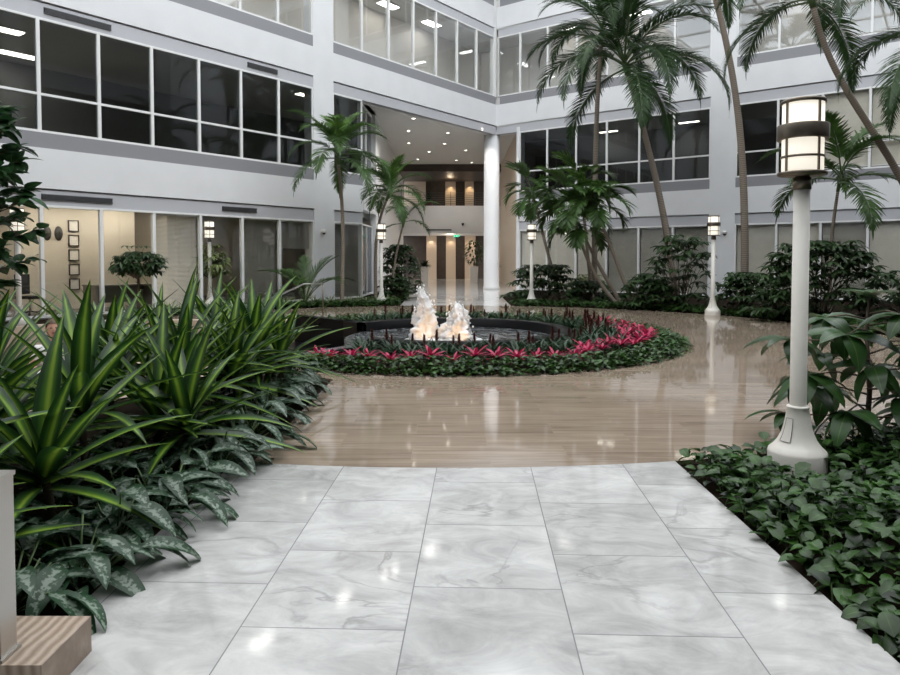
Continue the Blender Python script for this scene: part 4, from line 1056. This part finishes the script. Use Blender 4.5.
SH = [('dark umbrella shrub left of the clump, behind the lamp post', 3.35, 24.4, 1.5, .8, 1.35, 130, .3, .1),
      ('low dark shrub at the foot of the leaning clump', 4.7, 23.6, 1.0, .7, .8, 80, .24, .08),
      ('tall open umbrella shrub left of the right pilaster lamp', 6.9, 20.6, 1.15, .8, 2.25, 90, .30, .1),
      ('low bushy shrub below the tall open umbrella shrub', 5.95, 20.7, 1.0, .7, .95, 110, .22, .08),
      ('low green shrub right of the pilaster lamp', 8.0, 18.9, .8, .6, 1.2, 110, .22, .08),
      ('dark low shrub between the lamp and the large shrub', 8.85, 18.3, .9, .6, 1.1, 110, .22, .08),
      ('large spreading umbrella shrub behind the near lamp post', 9.1, 16.9, 1.75, 1.0, 2.0, 230, .30, .095),
      ('dark shrub at the right edge below the large umbrella shrub', 10.5, 15.6, 1.3, .9, 1.3, 130, .25, .085),
      ('dark shrub at the base of the leaning trunks on their right', 6.35, 22.0, .8, .6, 1.1, 80, .24, .08)]
for i, (lab, x, y, rx, ry, h, n, L, W) in enumerate(SH): shrub(lab, (x, y), rx, ry, h, n, 400+i, L, W, group='dark shrubs of the right bed')
shrub('yellow green shrub behind the leaning trunks', (5.1, 25.6), .8, .6, 1.0, 70, 431, .25, .05, 'varieg')
shrub('tall leafy shrub between the lamp and the recess hall', (-1.95, 26.6), .85, .8, 2.1, 150, 420, .3, .09, group='dark shrubs left of the recess')
shrub('lower rounded shrub in front of the recess wall', (-1.9, 25.2), .6, .5, .9, 70, 421, .22, .08, group='dark shrubs left of the recess')
# dark red cordyline at the clump base
t = thing('cordyline', 'dark bronze strap leaved plant beside the leaning trunks', 'plant', (6.75, 21.3, -.03))
obj('leaves', rosette(18, .8, .07, strap, .5, 1.3, .3, .1, 440, .3), M['spike'], t)
# round headed tree and variegated shrub before the left office
def standard_tree(label, loc, h0, rad, hh, m, seed, n=170, L=.2, W=.07, name='round_headed_tree'):
    t = thing(name, label, 'tree', (loc[0], loc[1], -.03)); r = random.Random(seed)
    st = MB(); st.tube([(0, 0, 0), (.02, 0, h0*.6), (0, .02, h0+.1)], [.045, .035, .03], 8)
    lf = MB()
    for i in range(n):
        q = r.uniform(0, 6.28); u = r.uniform(-.7, 1); s = math.sqrt(1-u*u*.98); k = r.uniform(.5, 1)
        p = V((rad*s*k*math.cos(q), rad*s*k*math.sin(q), h0+hh*.5+hh*.5*u*k))
        if i < 20: st.tube([(0, 0, h0), p*.5+V((0, 0, h0*.5)), p], [.02, .012, .005], 5)
        nl = 7
        for j in range(nl):
            qq = 2*PI*j/nl+r.uniform(-.2, .2); el = r.uniform(-.7, .1)
            lf.leaf(p, (math.cos(qq)*math.cos(el), math.sin(qq)*math.cos(el), math.sin(el)), L*r.uniform(.8, 1.2), W, ovate, 4, .7, .2, 0)
    for k_ in range(3):
        p = V((-.3+.25*k_, 0, h0+hh+.1)); st.tube([(0, 0, h0+hh*.6), p], .006, 5)
        for j in range(7):
            qq = 2*PI*j/7; lf.leaf(p, (math.cos(qq), math.sin(qq), -.1), L, W, ovate, 4, .8, .2, 0)
    obj('trunk', st, M['bark'], t); obj('leaves', lf, M[m], t)
standard_tree('small round headed tree before the left office windows', (-8.1, 17.9), 1.05, .66, .75, 'shrub', 450)
standard_tree('yellow green shrub beside the lamp before the left office', (-7.6, 21.9), .9, .62, 1.0, 'varieg', 451, 70, .28, .09, 'variegated_shrub')
# fig tree at the left edge
t = thing('fig_tree', 'fig tree with big leathery leaves reaching in from the left edge', 'tree', (-9.85, 14.6, -.03))
st = MB(); lf = MB(); r = random.Random(55)
st.tube([(0, 0, 0), (-.1, 0, 1.6), (.1, 0, 3.0), (.0, 0, 4.7)], [.08, .065, .05, .03], 8)
for i in range(34):
    z = 1.1+3.9*(i/33); q = i*2.4; ln = r.uniform(.45, 1.05)*(1.25-.55*abs(z-2.6)/2.4)
    b0 = V((.0, 0, min(4.6, z-.2))); b1 = b0+V((math.cos(q)*ln, math.sin(q)*ln, ln*.35))
    st.tube([b0, b0.lerp(b1, .5)+V((0, 0, -.04)), b1], [.022, .015, .008], 5)
    for k in range(17):
        f = .3+.7*k/16; p = b0.lerp(b1, f); qq = q+r.uniform(-1.6, 1.6); el = r.uniform(-.5, .7)
        lf.leaf(p, (math.cos(qq)*math.cos(el), math.sin(qq)*math.cos(el), math.sin(el)), .40*r.uniform(.8, 1.2), .24, ovate, 5, .5, .2, 0, roll=r.uniform(-.5, .5))
obj('trunk', st, M['bark'], t); obj('leaves', lf, M['fiddle'], t)

# --- low planting of the far beds
def far_bed_right(r):
    a = math.radians(r.uniform(-35, 77)); rad = r.uniform(8.8, 9.75); p = circ(a, rad); return (p[0], p[1], 1.0)
ground_cover('far_ground_cover', 'low clipped green ground cover edging the far right bed', far_bed_right, 4200, .13, .08, M['pothos'], (.02, .16), 12, stems=False)
def far_bed_left(r):
    a = math.radians(r.uniform(100.5, 152)); rad = r.uniform(8.78, 9.5); p = circ(a, rad); return (p[0], p[1], 1.0)
ground_cover('left_ground_cover', 'low green ground cover edging the far left bed', far_bed_left, 2600, .13, .08, M['pothos'], (.02, .16), 13, stems=False)
def hall_bed(r):
    s = r.choice((0, 1)); y = r.uniform(22.6, 29)
    x = r.uniform(-2.9, -1.75) if s == 0 else r.uniform(2.2+(y-22.5)*.08, 3.0)
    if (x-PC.x)**2+(y-PC.y)**2 < (PR+.05)**2: return None
    return (x, y, 1.0)
ground_cover('hall_ground_cover', 'low green ground cover beside the pale hall floor', hall_bed, 1800, .13, .08, M['pothos'], (.02, .18), 14, stems=False)
# cream edged spider plants along the left bed
sm_ = [rosette(26, .42, .03, narrow, .25, 1.3, 1.3, .05, 500+i, .3, nseg=6).mesh('leaves', M['spider']) for i in range(3)]
sp0 = None; rr = random.Random(21)
k = 0
for row, (rad, n0) in enumerate(((9.25, 22), (9.75, 20))):
    for i in range(n0):
        a = math.radians(103+i*(46/n0)+rr.uniform(-.5, .5)); p = circ(a, rad+rr.uniform(-.1, .1))
        lab = 'cream edged grassy tuft in the front row below the left windows' if row == 0 else 'cream edged grassy tuft in the back row below the left windows'
        t = thing('spider_plant', lab, 'plant', (p[0], p[1], -.02), rr.uniform(0, 6), 'cream edged tufts, ' + ('front' if row == 0 else 'back') + ' row'); t.scale = (rr.uniform(.85, 1.3),)*3
        link('leaves', sm_[k % 3], t); k += 1
# tufts before the leftmost office windows
for i in range(14):
    p = WL.P(-9.2+i*.5, -1.1-.5*(i % 2), -.02)
    t = thing('spider_plant', 'cream edged grassy tuft below the picture office, by the terrace wall', 'plant', p, i, 'cream edged tufts by the terrace'); t.scale = (1.15,)*3
    link('leaves', sm_[i % 3], t)

# --- potted plants in the hall and on the balcony
def potted(label, loc, ph, pr, kind, seed, m='potwhite'):
    t = thing('potted_plant', label, 'potted plant', loc)
    a = MB(); a.lathe([(0, 0), (pr*.8, 0), (pr, ph), (pr*.92, ph), (pr*.9, ph-.06), (0, ph-.06)], 4 if m == 'potwhite' else 20, smooth=False); o = obj('planter', a, M[m], t)
    if m == 'potwhite': o.rotation_euler = (0, 0, PI/4)
    if kind == 'bush':
        b = MB(); r = random.Random(seed)
        for i in range(120):
            q = r.uniform(0, 6.28); el = r.uniform(0, 1.3); b.leaf((0, 0, ph), (math.cos(q)*math.cos(el), math.sin(q)*math.cos(el), math.sin(el)), r.uniform(.3, .6), .1, ovate, 4, .8, .2, 0)
        obj('leaves', b, M['shrub'], t)
    elif kind == 'tree':
        b = MB(); b.tube([(0, 0, ph-.05), (0, 0, ph+.5)], .03, 6); obj('stem', b, M['bark'], t)
        b = MB(); r = random.Random(seed)
        for i in range(260):
            q = r.uniform(0, 6.28); u = r.uniform(-1, 1); s = math.sqrt(1-u*u)*.55; p = (s*math.cos(q), s*math.sin(q), ph+.95+.75*u)
            el = r.uniform(-.8, .3); b.leaf(p, (math.cos(q)*math.cos(el), math.sin(q)*math.cos(el), math.sin(el)), .3, .09, ovate, 4, .6, .2, 0)
        obj('leaves', b, M['shrub'], t)
    else:
        obj('leaves', rosette(22, 1.1, .07, strap, .6, 1.45, .35, ph-.05, seed, .3), M['guzleaf'], t)
potted('white square planter with a low dark bush at the hall left', (-1.65, 45.2, 0), 1.0, .38, 'bush', 600)
potted('white square planter with a leafy tree left of the column', (1.55, 44.6, 0), 1.0, .38, 'tree', 601)
potted('white square planter with a dark bush right of the column', (2.85, 44.0, 0), 1.0, .38, 'bush', 602)
potted('dark red pot with spiky leaves on the balcony', (-1.45, 47.1, 3.5), 1.9, .3, 'spiky', 603, 'potred')

# ------------------------------------------------------------------ handrail
t = thing('handrail', 'slim steel handrail sloping down toward the sunken terrace', 'handrail', (-3.22, 17.45, 0))
a = MB(); a.tube([(0, 0, .9), (-.45, -.15, .9), (-1.0, -3.5, .42), (-1.15, -4.6, .27)], .022, 8); obj('rail', a, M['steel'], t)
a = MB(); a.tube([(0, 0, 0), (0, 0, .9)], .018, 8); obj('post', a, M['bronze'], t)
a = MB(); a.tube([(-1.0, -3.5, -.64), (-1.0, -3.5, .42)], .018, 8); obj('post', a, M['bronze'], t)

# ------------------------------------------------------------------ seated person, table, chair on the sunken terrace
ZT = -.64
def skin_mesh(name, joints, edges, root, sub=2):
    me = bpy.data.meshes.new(name); me.from_pydata([j[0] for j in joints], edges, [])
    o = bpy.data.objects.new(name, me); C.objects.link(o)
    md = o.modifiers.new('skin', 'SKIN'); sv = me.skin_vertices[0].data
    for i, j in enumerate(joints): sv[i].radius = j[1] if hasattr(j[1], '__len__') else (j[1], j[1])
    sv[root].use_root = True; md.use_smooth_shade = True
    s = o.modifiers.new('sub', 'SUBSURF'); s.levels = sub; s.render_levels = sub
    dg = bpy.context.evaluated_depsgraph_get(); dg.update()
    m2 = bpy.data.meshes.new_from_object(o.evaluated_get(dg)); bpy.data.objects.remove(o)
    for p in m2.polygons: p.use_smooth = True
    return m2
pp = thing('person', 'seated person in a white top behind the striped plants', 'person', (-5.40, 9.35, ZT), math.radians(35))
J = [((0, 0, .52), (.15, .12)), ((0, -.02, .68), (.13, .10)), ((0, 0, .86), (.15, .105)), ((0, 0, .98), (.13, .08)), ((0, 0, 1.05), (.05, .05)), ((0, -.015, 1.13), (.048, .05)),
     ((-.18, 0, .97), (.055, .055)), ((-.25, -.05, .74), (.042, .042)), ((-.17, -.28, .66), (.033, .033)), ((-.13, -.37, .67), (.026, .02)),
     ((.18, 0, .97), (.055, .055)), ((.26, -.06, .74), (.042, .042)), ((.17, -.28, .66), (.033, .033)), ((.13, -.37, .67), (.026, .02)),
     ((-.1, -.06, .50), (.085, .08)), ((-.12, -.46, .50), (.062, .062)), ((-.12, -.44, .08), (.04, .04)), ((-.12, -.56, .035), (.035, .028)),
     ((.1, -.06, .50), (.085, .08)), ((.12, -.46, .50), (.062, .062)), ((.12, -.44, .08), (.04, .04)), ((.12, -.56, .035), (.035, .028))]
E_ = [(0, 1), (1, 2), (2, 3), (3, 4), (4, 5), (3, 6), (6, 7), (7, 8), (8, 9), (3, 10), (10, 11), (11, 12), (12, 13), (0, 14), (14, 15), (15, 16), (16, 17), (0, 18), (18, 19), (19, 20), (20, 21)]
bm_ = bmesh.new(); bm_.from_mesh(skin_mesh('body', J, E_, 0))
def finger(base, d, L):
    d = V(d).normalized(); b = V(base); p1 = b+d*L*.45; p2 = p1+(d+V((0, 0, -.5))).normalized()*L*.3; p3 = p2+(d+V((0, 0, -1.2))).normalized()*L*.25
    a = MB(); a.tube([b, p1, p2, p3], [.0095, .009, .008, .006], 7); return a
for sx in (-1, 1):
    for i in range(4):
        a = finger((sx*(.13+(i-1.5)*-.016), -.375, .668), (-sx*.15+(i-1.5)*-.06*sx, -1, -.05), (.07, .082, .078, .062)[i]); bm_.from_mesh(a.mesh('f', M['skin']))
    a = finger((sx*.108, -.345, .665), (-sx*.9, -.6, 0), .06); bm_.from_mesh(a.mesh('f', M['skin']))
# head with face
hs = bmesh.new(); bmesh.ops.create_uvsphere(hs, u_segments=28, v_segments=20, radius=1)
for v in hs.verts:
    x, y, z = v.co; w = .074*(1-.22*max(0, -z)**1.5); co = V((x*w, y*.095, z*.118))
    if y < 0:
        co.y += -.020*math.exp(-((x/.16)**2+((z+.08)/.22)**2)) * (1 if z < .2 else .5)        # nose
        co.y += .012*(math.exp(-(((x-.38)/.2)**2+((z-.12)/.14)**2))+math.exp(-(((x+.38)/.2)**2+((z-.12)/.14)**2)))  # eye sockets
        co.y += -.006*math.exp(-((x/.35)**2+((z+.45)/.1)**2))                               # lips
        co.y += -.010*math.exp(-((x/.3)**2+((z+.8)/.2)**2))                                 # chin
    v.co = co+V((0, -.03, 1.235))
for sx in (-1, 1):
    g = bmesh.ops.create_uvsphere(hs, u_segments=10, v_segments=8, radius=1)
    for v in g['verts']: v.co = V((sx*.074+v.co.x*.012, v.co.y*.02-.015, v.co.z*.03+1.23))
tmpm = bpy.data.meshes.new('h'); hs.to_mesh(tmpm); bm_.from_mesh(tmpm)
bme = bpy.data.meshes.new('body'); bm_.to_mesh(bme); bme.materials.append(M['skin'])
for p in bme.polygons: p.use_smooth = True
ob = link('body', bme, pp)
for sx in (-1, 1):
    a = MB(); a.lathe([(0, .011), (.008, .008), (.011, 0), (.008, -.008), (0, -.011)], 10, (sx*.029, -.108, 1.25)); obj('eye', a, M['woodf'], pp)
a = MB(); a.obox((0, -.128, 1.183), (.022, 0, 0), (0, .004, 0), (0, 0, .005)); obj('mouth', a, M['redbox'], pp)
hh = bmesh.new(); bmesh.ops.create_uvsphere(hh, u_segments=24, v_segments=16, radius=1)
for v in list(hh.verts):
    x, y, z = v.co; v.co = V((x*.088, y*.108+.006, z*.13+.008))+V((0, -.022, 1.245))
bmesh.ops.delete(hh, geom=[v for v in hh.verts if v.co.y < -.055 and v.co.z < 1.30 or v.co.z < 1.10], context='VERTS')
hm = bpy.data.meshes.new('hair'); hh.to_mesh(hm); hm.materials.append(M['hair'])
for p in hm.polygons: p.use_smooth = True
link('hair', hm, pp)
JS = [((0, 0, .50), (.165, .135)), ((0, -.02, .68), (.145, .115)), ((0, 0, .86), (.165, .12)), ((0, 0, .985), (.14, .09)), ((-.18, 0, .975), (.068, .068)), ((-.235, -.035, .80), (.06, .06)), ((.18, 0, .975), (.068, .068)), ((.24, -.04, .80), (.06, .06))]
sh = skin_mesh('shirt', JS, [(0, 1), (1, 2), (2, 3), (3, 4), (4, 5), (3, 6), (6, 7)], 0); sh.materials.append(M['shirt']); link('shirt', sh, pp)
JT = [((0, 0, .50), (.15, .13)), ((-.1, -.06, .50), (.095, .09)), ((-.12, -.46, .50), (.075, .075)), ((-.12, -.44, .10), (.055, .055)), ((.1, -.06, .50), (.095, .09)), ((.12, -.46, .50), (.075, .075)), ((.12, -.44, .10), (.055, .055))]
tr = skin_mesh('trousers', JT, [(0, 1), (1, 2), (2, 3), (0, 4), (4, 5), (5, 6)], 0); tr.materials.append(M['trouser']); link('trousers', tr, pp)
t = thing('cafe_chair', 'light chair under the seated person on the terrace', 'chair', (-5.40, 9.35, ZT), math.radians(35))
a = MB(); a.box(-.22, .22, -.28, .2, .36, .39); obj('seat', a, M['steel'], t)
a = MB(); a.box(-.21, .21, .19, .215, .5, .85); obj('backrest', a, M['steel'], t)
for x, y in ((-.2, -.26), (.2, -.26)):
    a = MB(); a.tube([(x, y, 0), (x, y, .37)], .012, 6); obj('leg', a, M['steel'], t)
for x in (-.2, .2):
    a = MB(); a.tube([(x, .2, 0), (x, .18, .37), (x, .2, .85)], .012, 6); obj('leg', a, M['steel'], t)
def table(loc, label):
    t = thing('cafe_table', label, 'table', loc, 0, 'white terrace tables')
    a = MB(); a.lathe([(0, .70), (.44, .70), (.45, .715), (.44, .73), (0, .73)], 30); obj('table_top', a, M['cloth'], t)
    a = MB(); a.lathe([(.035, .70), (.03, .05), (.2, .03), (.22, 0), (0, 0)], 20); obj('pedestal', a, M['steel'], t)
table((-5.0, 8.5, ZT), 'round white cafe table in front of the seated person')
table((-5.6, 11.3, ZT), 'round white cafe table farther back on the terrace')
table((-5.3, 7.3, ZT), 'round white cafe table close behind the striped plants')
a = MB(); a.box(-.11, .11, -.15, .15, 0, .03); o = obj('folder', a, M['redbox'], None, (-4.98, 8.3, ZT+.73), .4); tag(o, 'dark red folder lying on the white cafe table', 'folder')

# ------------------------------------------------------------------ world, camera
w = bpy.data.worlds.new('overcast_sky'); bpy.context.scene.world = w; w.use_nodes = True
nt = w.node_tree; bg = nt.nodes['Background']
tc = nt.nodes.new('ShaderNodeTexCoord'); ns = nt.nodes.new('ShaderNodeTexNoise'); ns.inputs['Scale'].default_value = 3.5; ns.inputs['Detail'].default_value = 5
nt.links.new(tc.outputs['Generated'], ns.inputs['Vector'])
r = nt.nodes.new('ShaderNodeValToRGB'); r.color_ramp.elements[0].position = .4; r.color_ramp.elements[1].position = .62
r.color_ramp.elements[0].color = (.86, .93, 1, 1); r.color_ramp.elements[1].color = (1, .99, .98, 1)
nt.links.new(ns.outputs['Fac'], r.inputs['Fac']); nt.links.new(r.outputs['Color'], bg.inputs['Color'])
bg.inputs['Strength'].default_value = 1.6

cam = bpy.data.cameras.new('camera'); co = bpy.data.objects.new('camera', cam); C.objects.link(co)
co.location = (0, 0, 1.55); co.rotation_euler = (PI/2-math.radians(2.1), 0, 0)
cam.sensor_width = 36; cam.sensor_fit = 'HORIZONTAL'; cam.lens = 27.6; cam.shift_y = -.0602
cam.clip_end = 300; cam.clip_start = .05
sc = bpy.context.scene; sc.camera = co
sc.view_settings.view_transform = 'Standard'; sc.view_settings.look = 'None'; sc.view_settings.gamma = 1; sc.view_settings.use_curve_mapping = False
sc.view_settings.exposure = 1.2
try:
    sc.render.engine = sc.render.engine
    sc.cycles.use_denoising = True; sc.cycles.max_bounces = 10; sc.cycles.transparent_max_bounces = 16; sc.cycles.caustics_reflective = False; sc.cycles.caustics_refractive = False
    sc.cycles.sample_clamp_indirect = 6
except Exception: pass
